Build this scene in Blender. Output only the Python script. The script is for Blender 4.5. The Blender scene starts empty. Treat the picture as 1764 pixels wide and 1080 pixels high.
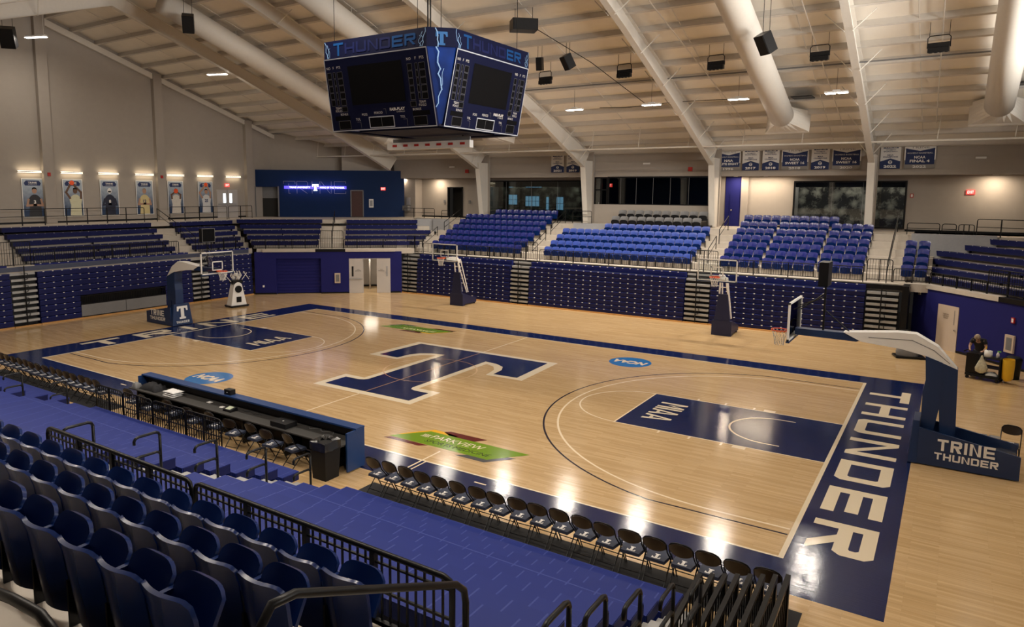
import bpy, math, random
from mathutils import Vector as V, Matrix
random.seed(7)
PI = math.pi
SC = bpy.context.scene
COL = SC.collection

# ------------------------------------------------------------------ camera, world, lights, exposure
cam_d = bpy.data.cameras.new('camera')
cam = bpy.data.objects.new('camera', cam_d)
COL.objects.link(cam)
SC.camera = cam
FPX = 1223.32
cam_d.sensor_fit = 'HORIZONTAL'
cam_d.sensor_width = 36.0
cam_d.lens = FPX * 36.0 / 1764.0
cam_d.shift_x = 56.9 / 1764.0
cam_d.shift_y = -58.0 / 1764.0
cam_d.clip_end = 300
cam_d.clip_start = 0.05
YAW, PITCH, ROLL = -0.5877, -0.123, 0.0061
_f = V((math.sin(YAW) * math.cos(PITCH), math.cos(YAW) * math.cos(PITCH), math.sin(PITCH)))
_r0 = V((math.cos(YAW), -math.sin(YAW), 0))
_u0 = _r0.cross(_f)
_r = _r0 * math.cos(ROLL) + _u0 * math.sin(ROLL)
_u = -_r0 * math.sin(ROLL) + _u0 * math.cos(ROLL)
cam.matrix_world = Matrix(((_r.x, _u.x, -_f.x, 16.675), (_r.y, _u.y, -_f.y, -21.628), (_r.z, _u.z, -_f.z, 6.936), (0, 0, 0, 1)))

w = bpy.data.worlds.new('world')
SC.world = w
w.use_nodes = True
w.node_tree.nodes['Background'].inputs[0].default_value = (0.5, 0.45, 0.4, 1)
w.node_tree.nodes['Background'].inputs[1].default_value = 0.02
SC.view_settings.view_transform = 'Standard'
SC.view_settings.look = 'None'
SC.view_settings.gamma = 1.0
SC.view_settings.exposure = 0.18
SC.view_settings.use_curve_mapping = False
SC.cycles.use_denoising = True
SC.cycles.max_bounces = 7
SC.cycles.diffuse_bounces = 4
SC.cycles.glossy_bounces = 3
SC.cycles.transmission_bounces = 4
SC.cycles.transparent_max_bounces = 8
SC.cycles.caustics_reflective = False
SC.cycles.caustics_refractive = False
SC.cycles.sample_clamp_indirect = 3.0

ROOF = lambda y: 17.6 - abs(y) / 3.0          # underside of the roof deck
WARM = (1.0, 0.90, 0.77)
BAYX = [-14.5, -10.1, -5.7, -1.3, 3.13, 7.52, 11.82]   # high bay lamp pairs on the far slope
BAYX_NEAR = [-14.5, -10.1, -5.7, -1.3, 3.13, 7.52, 11.82]
BAYY = 14.8
BAYZ = 11.47


def area(name, loc, sx, sy, energy, color=WARM, rot=(0, 0, 0), spread=PI):
    d = bpy.data.lights.new(name, 'AREA')
    d.shape = 'RECTANGLE'
    d.size = sx
    d.size_y = sy
    d.energy = energy
    d.color = color
    d.spread = spread
    o = bpy.data.objects.new(name, d)
    COL.objects.link(o)
    o.location = loc
    o.rotation_euler = rot
    return o


BAY_W, NEAR_W, RIDGE_FILL_W = 360, 170, 330
RIDGE_FILL = [-10.1, -1.3, 7.52]  # added lamp row, out of view, to fill the court and ceiling
for x in BAYX:
    area('high_bay_glow', (x, BAYY, BAYZ - 0.06), 0.95, 0.38, BAY_W if x > -6 else BAY_W * .6, WARM, (0, 0, 0), 2.6)
for x in BAYX_NEAR:
    area('high_bay_glow', (x, -BAYY, BAYZ - 0.06), 0.95, 0.38, NEAR_W, WARM, (0, 0, 0), 2.6)
for x in RIDGE_FILL:
    area('high_bay_glow', (x, -4.0, 15.01), 0.95, 0.38, RIDGE_FILL_W, WARM, (0, 0, 0), 2.6)  # fill light of the added ridge row
# ceiling fill, tilted up, from added unseen windows in the right gable
GABLE_FILL_Y = [-9.0, 0.0, 9.0]
GABLE_FILL_W = 1900
for y in GABLE_FILL_Y:
    area('window_daylight', (25.8, y, 10.5), 6.4, 2.6, GABLE_FILL_W, (1.0, 0.95, 0.88), (math.radians(114), 0, math.radians(90)), 2.3)

# ------------------------------------------------------------------ materials
MATS = {}


def mat(name, col, rough=0.5, metal=0.0, noise=0.0, scale=8.0, spec=0.5, coat=0.0, bump=0.0, emit=None, es=0.0, alpha=1.0):
    if name in MATS:
        return MATS[name]
    m = bpy.data.materials.new(name)
    m.use_nodes = True
    nt = m.node_tree
    b = nt.nodes['Principled BSDF']
    b.inputs['Roughness'].default_value = rough
    b.inputs['Metallic'].default_value = metal
    b.inputs['Specular IOR Level'].default_value = spec
    b.inputs['Coat Weight'].default_value = coat
    tc = nt.nodes.new('ShaderNodeTexCoord')
    n = nt.nodes.new('ShaderNodeTexNoise')
    n.inputs['Scale'].default_value = scale
    n.inputs['Detail'].default_value = 3
    nt.links.new(tc.outputs['Object'], n.inputs['Vector'])
    r = nt.nodes.new('ShaderNodeMix')
    r.data_type = 'RGBA'
    k = max(noise, 0.03)
    r.inputs[6].default_value = tuple(c * (1 - k) for c in col) + (1,)
    r.inputs[7].default_value = tuple(min(1, c * (1 + k)) for c in col) + (1,)
    nt.links.new(n.outputs['Fac'], r.inputs[0])
    nt.links.new(r.outputs[2], b.inputs['Base Color'])
    if bump:
        bp = nt.nodes.new('ShaderNodeBump')
        bp.inputs['Strength'].default_value = bump
        bp.inputs['Distance'].default_value = 0.01
        nt.links.new(n.outputs['Fac'], bp.inputs['Height'])
        nt.links.new(bp.outputs[0], b.inputs['Normal'])
    if emit:
        b.inputs['Emission Color'].default_value = (*emit, 1)
        b.inputs['Emission Strength'].default_value = es
    b.inputs['Alpha'].default_value = alpha
    MATS[name] = m
    return m


def nodes_of(name, rough=0.5):
    m = bpy.data.materials.new(name)
    m.use_nodes = True
    MATS[name] = m
    return m, m.node_tree, m.node_tree.nodes['Principled BSDF']


# maple boards running along the court
m, nt, b = nodes_of('maple_floor')
tc = nt.nodes.new('ShaderNodeTexCoord')
br = nt.nodes.new('ShaderNodeTexBrick')
br.offset = 0.37
br.inputs['Scale'].default_value = 1.0
br.inputs['Brick Width'].default_value = 1.3
br.inputs['Row Height'].default_value = 0.075
br.inputs['Mortar Size'].default_value = 0.0012
br.inputs['Color1'].default_value = (0.48, 0.318, 0.152, 1)
br.inputs['Color2'].default_value = (0.58, 0.405, 0.215, 1)
br.inputs['Mortar'].default_value = (0.33, 0.21, 0.105, 1)
nt.links.new(tc.outputs['Object'], br.inputs['Vector'])
mp = nt.nodes.new('ShaderNodeMapping')
mp.inputs['Scale'].default_value = (0.45, 11, 1)
nz = nt.nodes.new('ShaderNodeTexNoise')
nz.inputs['Scale'].default_value = 2.2
nz.inputs['Detail'].default_value = 5
nt.links.new(tc.outputs['Object'], mp.inputs['Vector'])
nt.links.new(mp.outputs[0], nz.inputs['Vector'])
mx = nt.nodes.new('ShaderNodeMix')
mx.data_type = 'RGBA'
mx.blend_type = 'MULTIPLY'
mx.inputs[0].default_value = 0.35
nt.links.new(br.outputs['Color'], mx.inputs[6])
nt.links.new(nz.outputs['Color'], mx.inputs[7])
cr = nt.nodes.new('ShaderNodeValToRGB')
cr.color_ramp.elements[0].position = 0.3
cr.color_ramp.elements[0].color = (0.62, 0.6, 0.58, 1)
cr.color_ramp.elements[1].position = 0.7
cr.color_ramp.elements[1].color = (1.1, 1.1, 1.1, 1)
nt.links.new(nz.outputs['Fac'], cr.inputs[0])
nt.links.new(cr.outputs[0], mx.inputs[7])
nt.links.new(mx.outputs[2], b.inputs['Base Color'])
b.inputs['Roughness'].default_value = 0.13
b.inputs['Specular IOR Level'].default_value = 0.36
bp = nt.nodes.new('ShaderNodeBump')
bp.inputs['Strength'].default_value = 0.34
bp.inputs['Distance'].default_value = 0.004
nt.links.new(nz.outputs['Fac'], bp.inputs['Height'])
nt.links.new(bp.outputs[0], b.inputs['Normal'])


def floor_paint(name, col):
    m, nt, b = nodes_of(name)
    tc = nt.nodes.new('ShaderNodeTexCoord')
    mp = nt.nodes.new('ShaderNodeMapping')
    mp.inputs['Scale'].default_value = (0.45, 11, 1)
    nz = nt.nodes.new('ShaderNodeTexNoise')
    nz.inputs['Scale'].default_value = 2.2
    nz.inputs['Detail'].default_value = 5
    nt.links.new(tc.outputs['Object'], mp.inputs['Vector'])
    nt.links.new(mp.outputs[0], nz.inputs['Vector'])
    b.inputs['Base Color'].default_value = (*col, 1)
    b.inputs['Specular IOR Level'].default_value = 0.4
    b.inputs['Roughness'].default_value = 0.10
    bp = nt.nodes.new('ShaderNodeBump')
    bp.inputs['Strength'].default_value = 0.34
    bp.inputs['Distance'].default_value = 0.004
    nt.links.new(nz.outputs['Fac'], bp.inputs['Height'])
    nt.links.new(bp.outputs[0], b.inputs['Normal'])
    return m


PAINT = {
    'navy': floor_paint('court_navy', (0.005, 0.013, 0.068)),
    'white': floor_paint('court_white', (0.72, 0.62, 0.46)),
    'black': floor_paint('court_black', (0.012, 0.012, 0.03)),
    'line': floor_paint('court_line', (0.80, 0.66, 0.47)),
    'blue': floor_paint('court_blue', (0.02, 0.15, 0.42)),
    'green': floor_paint('court_green', (0.14, 0.26, 0.01)),
    'yellow': floor_paint('court_yellow', (0.75, 0.40, 0.02)),
    'maroon': floor_paint('court_maroon', (0.11, 0.01, 0.012)),
    'grey': floor_paint('court_grey', (0.07, 0.07, 0.075)),
    'ink': floor_paint('court_ink', (0.03, 0.05, 0.01)),
    'thin': floor_paint('court_thin', (0.55, 0.30, 0.14)),
}

# near bench tops: moulded blue modules with paler seams
m, nt, b = nodes_of('bench_blue_top')
tc = nt.nodes.new('ShaderNodeTexCoord')
br = nt.nodes.new('ShaderNodeTexBrick')
br.offset = 0.0
br.inputs['Scale'].default_value = 1.0
br.inputs['Brick Width'].default_value = 0.458
br.inputs['Row Height'].default_value = 2.0
br.inputs['Mortar Size'].default_value = 0.012
br.inputs['Color1'].default_value = (0.010, 0.021, 0.150, 1)
br.inputs['Color2'].default_value = (0.012, 0.024, 0.165, 1)
br.inputs['Mortar'].default_value = (0.036, 0.052, 0.225, 1)
nt.links.new(tc.outputs['Object'], br.inputs['Vector'])
nt.links.new(br.outputs['Color'], b.inputs['Base Color'])
b.inputs['Roughness'].default_value = 0.5
b.inputs['Specular IOR Level'].default_value = 0.2
bp = nt.nodes.new('ShaderNodeBump')
bp.inputs['Strength'].default_value = 0.5
bp.inputs['Distance'].default_value = 0.01
nt.links.new(br.outputs['Fac'], bp.inputs['Height'])
nt.links.new(bp.outputs[0], b.inputs['Normal'])

M_WALL = mat('wall_beige_paint', (0.36, 0.32, 0.28), 0.8, noise=0.05, scale=3)
M_WALLG = mat('wall_grey_paint', (0.36, 0.34, 0.32), 0.8, noise=0.05)
M_WALLB = mat('wall_blue_paint', (0.013, 0.014, 0.115), 0.7, spec=0.15, noise=0.06, scale=3)
M_WALLN = mat('wall_deep_blue_paint', (0.002, 0.018, 0.080), 0.6, spec=0.2, noise=0.1, scale=2)
M_ROOF = mat('roof_cream', (0.86, 0.80, 0.71), 0.85, noise=0.07, scale=1.2)
M_STEEL = mat('steel_cream_paint', (0.66, 0.62, 0.56), 0.6, noise=0.04)
M_PURLIN = mat('purlin_grey', (0.60, 0.56, 0.51), 0.6, noise=0.05)
M_CONC = mat('concrete', (0.48, 0.43, 0.37), 0.85, noise=0.1, scale=5)
M_GREYW = mat('concrete_grey', (0.30, 0.30, 0.31), 0.8, noise=0.08)
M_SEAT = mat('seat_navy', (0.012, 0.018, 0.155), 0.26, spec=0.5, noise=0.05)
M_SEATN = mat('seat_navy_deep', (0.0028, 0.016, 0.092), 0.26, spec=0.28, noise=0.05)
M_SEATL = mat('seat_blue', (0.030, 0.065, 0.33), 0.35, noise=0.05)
M_SEATG = mat('seat_grey', (0.12, 0.12, 0.125), 0.45, noise=0.05)
M_BLK = mat('black_metal', (0.006, 0.006, 0.007), 0.36, spec=0.25, noise=0.1)
M_RUB = mat('black_plastic', (0.008, 0.008, 0.009), 0.55, spec=0.25, noise=0.1)
M_BENCH = mat('bench_navy', (0.009, 0.012, 0.075), 0.5, spec=0.2, noise=0.06)
M_BENCHF = mat('bench_navy_front', (0.014, 0.022, 0.15), 0.5, spec=0.2, noise=0.06)
M_DECK = mat('bleacher_deck_grey', (0.35, 0.35, 0.35), 0.5, metal=0.25, noise=0.06)
M_WHITE = mat('white_plastic', (0.78, 0.76, 0.73), 0.45)
M_WOODT = mat('wood_trim', (0.48, 0.25, 0.08), 0.4, noise=0.15, scale=12)
M_NAVYP = mat('navy_padding', (0.006, 0.024, 0.085), 0.45, noise=0.05)
M_NAVYV = mat('navy_vinyl', (0.008, 0.012, 0.055), 0.5, noise=0.06)
M_SCREEN = mat('dark_screen', (0.003, 0.003, 0.004), 0.7, spec=0.1)
M_ORANGE = mat('rim_orange', (0.75, 0.09, 0.02), 0.4)
M_NET = mat('net_white', (0.75, 0.72, 0.66), 0.8)
M_TAN = mat('tan_back', (0.032, 0.021, 0.014), 0.28, noise=0.1)
M_CUSH = mat('seat_cushion_navy', (0.018, 0.026, 0.055), 0.6, noise=0.1)
M_DOORG = mat('door_grey', (0.46, 0.43, 0.41), 0.5, noise=0.03)
M_TAND = mat('door_tan', (0.50, 0.41, 0.33), 0.55, noise=0.03)
M_WOODD = mat('door_brown', (0.055, 0.015, 0.012), 0.45, noise=0.2)
M_ALU = mat('aluminium', (0.55, 0.55, 0.55), 0.35, metal=0.8)
M_CHROME = mat('chrome', (0.7, 0.7, 0.72), 0.2, metal=1.0)
M_RED = mat('alarm_red', (0.45, 0.02, 0.015), 0.4)
M_SLATE = mat('slate_blue_board', (0.045, 0.055, 0.10), 0.5, noise=0.08)
M_MAT = mat('black_floor_mat', (0.010, 0.010, 0.012), 0.8, noise=0.2, scale=20)
M_LAMP = mat('lamp_lens', (0.9, 0.9, 0.9), 0.5, emit=(1, 0.93, 0.82), es=14.0)
M_TUBE = mat('lamp_tube', (0.9, 0.9, 0.9), 0.5, emit=(1, 0.94, 0.85), es=9.0)
M_SCON = mat('sconce_glow', (0.9, 0.9, 0.9), 0.5, emit=(1, 0.84, 0.60), es=3.2)
M_EXIT = mat('exit_red', (0.5, 0.02, 0.02), 0.5, emit=(1.0, 0.05, 0.04), es=1.6)
M_LEDP = mat('led_purple', (0.02, 0.01, 0.2), 0.5, emit=(0.10, 0.07, 1.0), es=1.6)
M_LEDW = mat('led_white', (0.6, 0.6, 0.8), 0.5, emit=(0.75, 0.78, 1.0), es=2.2)
M_DAY = mat('daylit_pane', (0.3, 0.4, 0.5), 0.4, emit=(0.22, 0.50, 0.80), es=0.8)
M_YEL = mat('yellow_vinyl', (0.70, 0.42, 0.02), 0.5, noise=0.08)
M_RSHADE = mat('dark_room', (0.012, 0.011, 0.010), 0.8)  # darkness of unlit rooms put into the colour
M_GREY = mat('mid_grey', (0.16, 0.16, 0.165), 0.6, noise=0.1)
M_SKIN = mat('skin', (0.42, 0.24, 0.16), 0.55, noise=0.05)
M_HAIR = mat('grey_hair', (0.30, 0.23, 0.17), 0.8, noise=0.2, scale=40)
M_CLOTH = mat('black_cloth', (0.010, 0.010, 0.013), 0.85, noise=0.2)
M_WCLOTH = mat('white_cloth', (0.75, 0.74, 0.72), 0.85, noise=0.06)
M_TABB = mat('table_blue', (0.010, 0.040, 0.145), 0.4, noise=0.05)
M_TABK = mat('table_black', (0.035, 0.033, 0.031), 0.55, noise=0.15, scale=25)
M_BOLT = mat('lightning_print', (0.26, 0.45, 0.75), 0.5)
M_LOGOB = mat('logo_blue_print', (0.010, 0.12, 0.36), 0.5)
M_THUN = mat('thunder_print', (0.008, 0.013, 0.075), 0.6, spec=0.15)
M_THUN2 = mat('thunder_print_bright', (0.006, 0.06, 0.21), 0.6, spec=0.15)
M_SBN = mat('scoreboard_navy', (0.0018, 0.004, 0.030), 0.6, spec=0.15, noise=0.05)
M_GRAD = mat('scoreboard_corner_blue', (0.003, 0.028, 0.19), 0.5, spec=0.2, noise=0.95, scale=1.1)
M_OUT = mat('outline_silver', (0.50, 0.53, 0.60), 0.4)
M_BANN = mat('banner_navy', (0.016, 0.030, 0.105), 0.8, noise=0.05)
M_BANW = mat('banner_white', (0.68, 0.66, 0.64), 0.8, noise=0.04)
M_BANG = mat('banner_grey', (0.24, 0.225, 0.21), 0.8, noise=0.04)


def glass(name, tint, k):
    m = bpy.data.materials.new(name)
    m.use_nodes = True
    nt = m.node_tree
    nt.nodes.clear()
    o = nt.nodes.new('ShaderNodeOutputMaterial')
    t = nt.nodes.new('ShaderNodeBsdfTransparent')
    t.inputs[0].default_value = (*tint, 1)
    g = nt.nodes.new('ShaderNodeBsdfGlossy')
    g.inputs['Roughness'].default_value = 0.02
    f = nt.nodes.new('ShaderNodeFresnel')
    f.inputs[0].default_value = 1.5
    a = nt.nodes.new('ShaderNodeMath')
    a.operation = 'MULTIPLY_ADD'
    a.inputs[1].default_value = 1.0
    a.inputs[2].default_value = k
    a.use_clamp = True
    x = nt.nodes.new('ShaderNodeMixShader')
    nt.links.new(f.outputs[0], a.inputs[0])
    nt.links.new(a.outputs[0], x.inputs[0])
    nt.links.new(t.outputs[0], x.inputs[1])
    nt.links.new(g.outputs[0], x.inputs[2])
    nt.links.new(x.outputs[0], o.inputs[0])
    return m


M_GLASS = glass('clear_glass', (0.93, 0.95, 0.94), 0.02)
M_GLASSD = glass('dark_glass', (0.55, 0.60, 0.58), 0.06)

# crowd photograph mural: soft black and white blobs
m, nt, b = nodes_of('crowd_mural')
tc = nt.nodes.new('ShaderNodeTexCoord')
vo = nt.nodes.new('ShaderNodeTexVoronoi')
vo.inputs['Scale'].default_value = 1.9
vo.feature = 'SMOOTH_F1'
vo.inputs['Smoothness'].default_value = 0.6
nz = nt.nodes.new('ShaderNodeTexNoise')
nz.inputs['Scale'].default_value = 4.5
nz.inputs['Detail'].default_value = 7
nz.inputs['Distortion'].default_value = 1.2
mm = nt.nodes.new('ShaderNodeMath')
mm.operation = 'MULTIPLY'
cr = nt.nodes.new('ShaderNodeValToRGB')
cr.color_ramp.elements[0].position = 0.05
cr.color_ramp.elements[0].color = (0.30, 0.31, 0.29, 1)
cr.color_ramp.elements[1].position = 0.30
cr.color_ramp.elements[1].color = (0.012, 0.012, 0.012, 1)
nt.links.new(tc.outputs['Object'], vo.inputs['Vector'])
nt.links.new(tc.outputs['Object'], nz.inputs['Vector'])
nt.links.new(vo.outputs['Distance'], mm.inputs[0])
nt.links.new(nz.outputs['Fac'], mm.inputs[1])
nt.links.new(mm.outputs[0], cr.inputs[0])
nt.links.new(cr.outputs[0], b.inputs['Base Color'])
M_MURAL = m

# poster print: pale top fading to deep blue
m, nt, b = nodes_of('poster_print')
tc = nt.nodes.new('ShaderNodeTexCoord')
sp = nt.nodes.new('ShaderNodeSeparateXYZ')
nz = nt.nodes.new('ShaderNodeTexNoise')
nz.inputs['Scale'].default_value = 5
mm = nt.nodes.new('ShaderNodeMath')
mm.operation = 'MULTIPLY_ADD'
mm.inputs[1].default_value = 0.4
cr = nt.nodes.new('ShaderNodeValToRGB')
cr.color_ramp.elements[0].position = 0.35
cr.color_ramp.elements[0].color = (0.010, 0.035, 0.10, 1)
cr.color_ramp.elements[1].position = 1.0
cr.color_ramp.elements[1].color = (0.36, 0.42, 0.50, 1)
nt.links.new(tc.outputs['Generated'], sp.inputs[0])
nt.links.new(tc.outputs['Object'], nz.inputs['Vector'])
nt.links.new(nz.outputs['Fac'], mm.inputs[0])
nt.links.new(sp.outputs[2], mm.inputs[2])
nt.links.new(mm.outputs[0], cr.inputs[0])
nt.links.new(cr.outputs[0], b.inputs['Base Color'])
M_POST = m


# ------------------------------------------------------------------ mesh helpers
class MB:
    def __init__(s):
        s.v, s.f, s.m, s.mats = [], [], [], []

    def mi(s, m):
        if m not in s.mats:
            s.mats.append(m)
        return s.mats.index(m)

    def add(s, vs, fs, m):
        k, i = len(s.v), s.mi(m)
        s.v += [tuple(x) for x in vs]
        for f in fs:
            s.f.append([k + j for j in f])
            s.m.append(i)
        return s

    def box(s, x0, x1, y0, y1, z0, z1, m):
        return s.hexa([(x0, y0, z0), (x1, y0, z0), (x1, y1, z0), (x0, y1, z0)], [(x0, y0, z1), (x1, y0, z1), (x1, y1, z1), (x0, y1, z1)], m)

    def hexa(s, lo, hi, m):
        n = len(lo)
        fs = [list(range(n))[::-1], [n + i for i in range(n)]] + [[i, (i + 1) % n, n + (i + 1) % n, n + i] for i in range(n)]
        return s.add(list(lo) + list(hi), fs, m)

    def obox(s, c, sz, M, m):
        hx, hy, hz = sz[0] / 2, sz[1] / 2, sz[2] / 2
        P = [V(c) + M @ V((a * hx, b_ * hy, d * hz)) for d in (-1, 1) for a, b_ in ((-1, -1), (1, -1), (1, 1), (-1, 1))]
        return s.hexa(P[:4], P[4:], m)

    def prism(s, poly, axis, a, b_, m):
        """extrude a 2D polygon along an axis from a to b_"""
        def p(q, t):
            return {'x': (t, q[0], q[1]), 'y': (q[0], t, q[1]), 'z': (q[0], q[1], t)}[axis]
        return s.hexa([p(q, a) for q in poly], [p(q, b_) for q in poly], m)

    def tube(s, pts, r, m, n=8, caps=True):
        pts = [V(p) for p in pts]
        k = len(s.v)
        rings = []
        up = None
        for i, p in enumerate(pts):
            d = (pts[min(i + 1, len(pts) - 1)] - pts[max(i - 1, 0)]).normalized()
            if up is None:
                up = V((0, 0, 1)) if abs(d.z) < 0.9 else V((1, 0, 0))
            a = d.cross(up)
            if a.length < 1e-4:
                a = d.cross(V((0.3, 1, 0.2)))
            a.normalize()
            b_ = a.cross(d).normalized()
            up = b_
            rr = r[i] if isinstance(r, (list, tuple)) else r
            rings.append([p + a * rr * math.cos(2 * PI * j / n) + b_ * rr * math.sin(2 * PI * j / n) for j in range(n)])
        vs = [q for g in rings for q in g]
        fs = []
        for i in range(len(pts) - 1):
            for j in range(n):
                fs.append([i * n + j, i * n + (j + 1) % n, (i + 1) * n + (j + 1) % n, (i + 1) * n + j])
        if caps:
            fs.append(list(range(n))[::-1])
            fs.append([(len(pts) - 1) * n + j for j in range(n)])
        return s.add(vs, fs, m)

    def lathe(s, prof, m, n=16, o=(0, 0, 0)):
        vs = [(o[0] + r * math.cos(2 * PI * j / n), o[1] + r * math.sin(2 * PI * j / n), o[2] + z) for r, z in prof for j in range(n)]
        fs = [[i * n + j, i * n + (j + 1) % n, (i + 1) * n + (j + 1) % n, (i + 1) * n + j] for i in range(len(prof) - 1) for j in range(n)]
        fs.append(list(range(n))[::-1])
        fs.append([(len(prof) - 1) * n + j for j in range(n)])
        return s.add(vs, fs, m)

    def torus(s, c, R, r, m, n=24, k=6):
        vs = [(c[0] + (R + r * math.cos(2 * PI * j / k)) * math.cos(2 * PI * i / n), c[1] + (R + r * math.cos(2 * PI * j / k)) * math.sin(2 * PI * i / n), c[2] + r * math.sin(2 * PI * j / k)) for i in range(n) for j in range(k)]
        fs = [[i * k + j, ((i + 1) % n) * k + j, ((i + 1) % n) * k + (j + 1) % k, i * k + (j + 1) % k] for i in range(n) for j in range(k)]
        return s.add(vs, fs, m)

    def grid(s, rows, m, close=False):
        """surface through rows of points"""
        k = len(rows[0])
        fs = [[i * k + j, i * k + j + 1, (i + 1) * k + j + 1, (i + 1) * k + j] for i in range(len(rows) - 1) for j in range(k - 1)]
        return s.add([p for r in rows for p in r], fs, m)

    def slab(s, front, back, m):
        """closed shell between two equal grids of points"""
        R, C = len(front), len(front[0])
        n = R * C
        fs = []
        for i in range(R - 1):
            for j in range(C - 1):
                a = [i * C + j, i * C + j + 1, (i + 1) * C + j + 1, (i + 1) * C + j]
                fs.append(a)
                fs.append([n + q for q in a[::-1]])
        edge = [i for i in range(C)] + [i * C + C - 1 for i in range(1, R)] + [(R - 1) * C + j for j in range(C - 2, -1, -1)] + [i * C for i in range(R - 2, 0, -1)]
        for a, b_ in zip(edge, edge[1:] + edge[:1]):
            fs.append([b_, a, n + a, n + b_])
        return s.add([p for r in front for p in r] + [p for r in back for p in r], fs, m)

    def build(s, name, parent=None, smooth=False, loc=None, rz=0.0):
        me = bpy.data.meshes.new(name)
        me.from_pydata(s.v, [], s.f)
        for m in s.mats:
            me.materials.append(m)
        me.polygons.foreach_set('material_index', s.m)
        if smooth:
            me.polygons.foreach_set('use_smooth', [True] * len(s.f))
        me.update()
        o = bpy.data.objects.new(name, me)
        COL.objects.link(o)
        if parent is not None:
            o.parent = parent
        if loc is not None:
            o.location = loc
        o.rotation_euler.z = rz
        return o


def smooth_by_angle(o, deg=40):
    me = o.data
    me.polygons.foreach_set('use_smooth', [True] * len(me.polygons))
    try:
        me.set_sharp_from_angle(angle=math.radians(deg))
    except Exception:
        pass


def tag(o, label, cat, group=None, kind=None):
    if label:
        o['label'] = label
    if cat:
        o['category'] = cat
    if group:
        o['group'] = group
    if kind:
        o['kind'] = kind
    return o


def thing(name, label, cat, loc=(0, 0, 0), rz=0.0, group=None):
    o = bpy.data.objects.new(name, None)
    COL.objects.link(o)
    o.empty_display_size = 0.1
    o.location = loc
    o.rotation_euler = (0, 0, rz)
    return tag(o, label, cat, group)


def struct(name, mb, loc=None, rz=0.0):
    o = mb.build(name, None, False, loc, rz)
    o['kind'] = 'structure'
    return o


KIDS = {}


def dup(o, loc=None, rz=None, label=None, group=None):
    if o.name not in KIDS:
        KIDS[o.name] = [(c, [g for g in bpy.data.objects if g.parent == c]) for c in bpy.data.objects if c.parent == o]
    r = o.copy()
    COL.objects.link(r)
    if loc is not None:
        r.location = loc
    if rz is not None:
        r.rotation_euler = (0, 0, rz)
    if label:
        r['label'] = label
    if group:
        r['group'] = group
    for c, gs in KIDS[o.name]:
        d = c.copy()
        COL.objects.link(d)
        d.parent = r
        for g in gs:
            e = g.copy()
            COL.objects.link(e)
            e.parent = d
    return r


ORD = 'first second third fourth fifth sixth seventh eighth ninth tenth eleventh twelfth thirteenth fourteenth fifteenth sixteenth seventeenth eighteenth nineteenth twentieth'.split()


# ------------------------------------------------------------------ lettering
class Face:
    """a flat place to print on: origin, x direction, y direction"""
    def __init__(s, o, ux, uy):
        s.o, s.x, s.y = V(o), V(ux).normalized(), V(uy).normalized()
        s.n = s.x.cross(s.y)

    def p(s, a, b_, e=0.0):
        return s.o + s.x * a + s.y * b_ + s.n * e

    def poly(s, mb, pts, m, e=0.004):
        mb.add([s.p(a, b_, e) for a, b_ in pts], [list(range(len(pts)))], m)

    def rect(s, mb, x0, x1, y0, y1, m, e=0.004):
        s.poly(mb, [(x0, y0), (x1, y0), (x1, y1), (x0, y1)], m, e)

    def frame(s, mb, x0, x1, y0, y1, t, m, e=0.005):
        s.rect(mb, x0, x1, y0, y0 + t, m, e)
        s.rect(mb, x0, x1, y1 - t, y1, m, e)
        s.rect(mb, x0, x0 + t, y0 + t, y1 - t, m, e)
        s.rect(mb, x1 - t, x1, y0 + t, y1 - t, m, e)

    def line(s, mb, pts, t, m, e=0.004, ext=True):
        for (a, b_), (c, d) in zip(pts, pts[1:]):
            dx, dy = c - a, d - b_
            L = math.hypot(dx, dy) or 1
            ux, uy = dx / L * t / 2, dy / L * t / 2
            k = 1 if ext else 0
            e += 0.00012
            s.poly(mb, [(a - uy - ux * k, b_ + ux - uy * k), (a + uy - ux * k, b_ - ux - uy * k), (c + uy + ux * k, d - ux + uy * k), (c - uy + ux * k, d + ux + uy * k)], m, e)

    def ring(s, mb, cx, cy, r, t, a0, a1, m, e=0.004, n=48):
        vs, fs = [], []
        for i in range(n + 1):
            a = a0 + (a1 - a0) * i / n
            vs += [s.p(cx + (r - t / 2) * math.cos(a), cy + (r - t / 2) * math.sin(a), e), s.p(cx + (r + t / 2) * math.cos(a), cy + (r + t / 2) * math.sin(a), e)]
        for i in range(n):
            fs.append([2 * i, 2 * i + 1, 2 * i + 3, 2 * i + 2])
        mb.add(vs, fs, m)

    def disc(s, mb, cx, cy, rx, ry, m, e=0.004, n=40):
        s.poly(mb, [(cx + rx * math.cos(2 * PI * i / n), cy + ry * math.sin(2 * PI * i / n)) for i in range(n)], m, e)

    def text(s, mb, body, cx, cy, h, m, e=0.005, w=None, bold=0.0, shear=0.0):
        """centred writing; h is capital height, w the wanted width"""
        vs, fs = text_mesh(body, bold, shear)
        if not vs:
            return
        x0, x1 = min(v[0] for v in vs), max(v[0] for v in vs)
        y0, y1 = min(v[1] for v in vs), max(v[1] for v in vs)
        k = h / max(y1 - y0, 1e-6)
        kx = (w / (x1 - x0)) if w else k
        mb.add([s.p(cx + (v[0] - (x0 + x1) / 2) * kx, cy + (v[1] - (y0 + y1) / 2) * k, e) for v in vs], fs, m)

    def block(s, mb, word, x0, y0, w, h, gap, t, m, e=0.004, ty=None):
        """square drawn lettering: word from x0, each letter w wide"""
        ty = ty or t
        x = x0
        for ch in word:
            if ch == ' ':
                x += w
                continue
            lw = t if ch == 'I' else w
            for P in glyph(ch, lw, h, t, ty):
                s.poly(mb, [(x + a, y0 + b_) for a, b_ in P], m, e)
            x += lw + gap
        return x - gap


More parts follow.
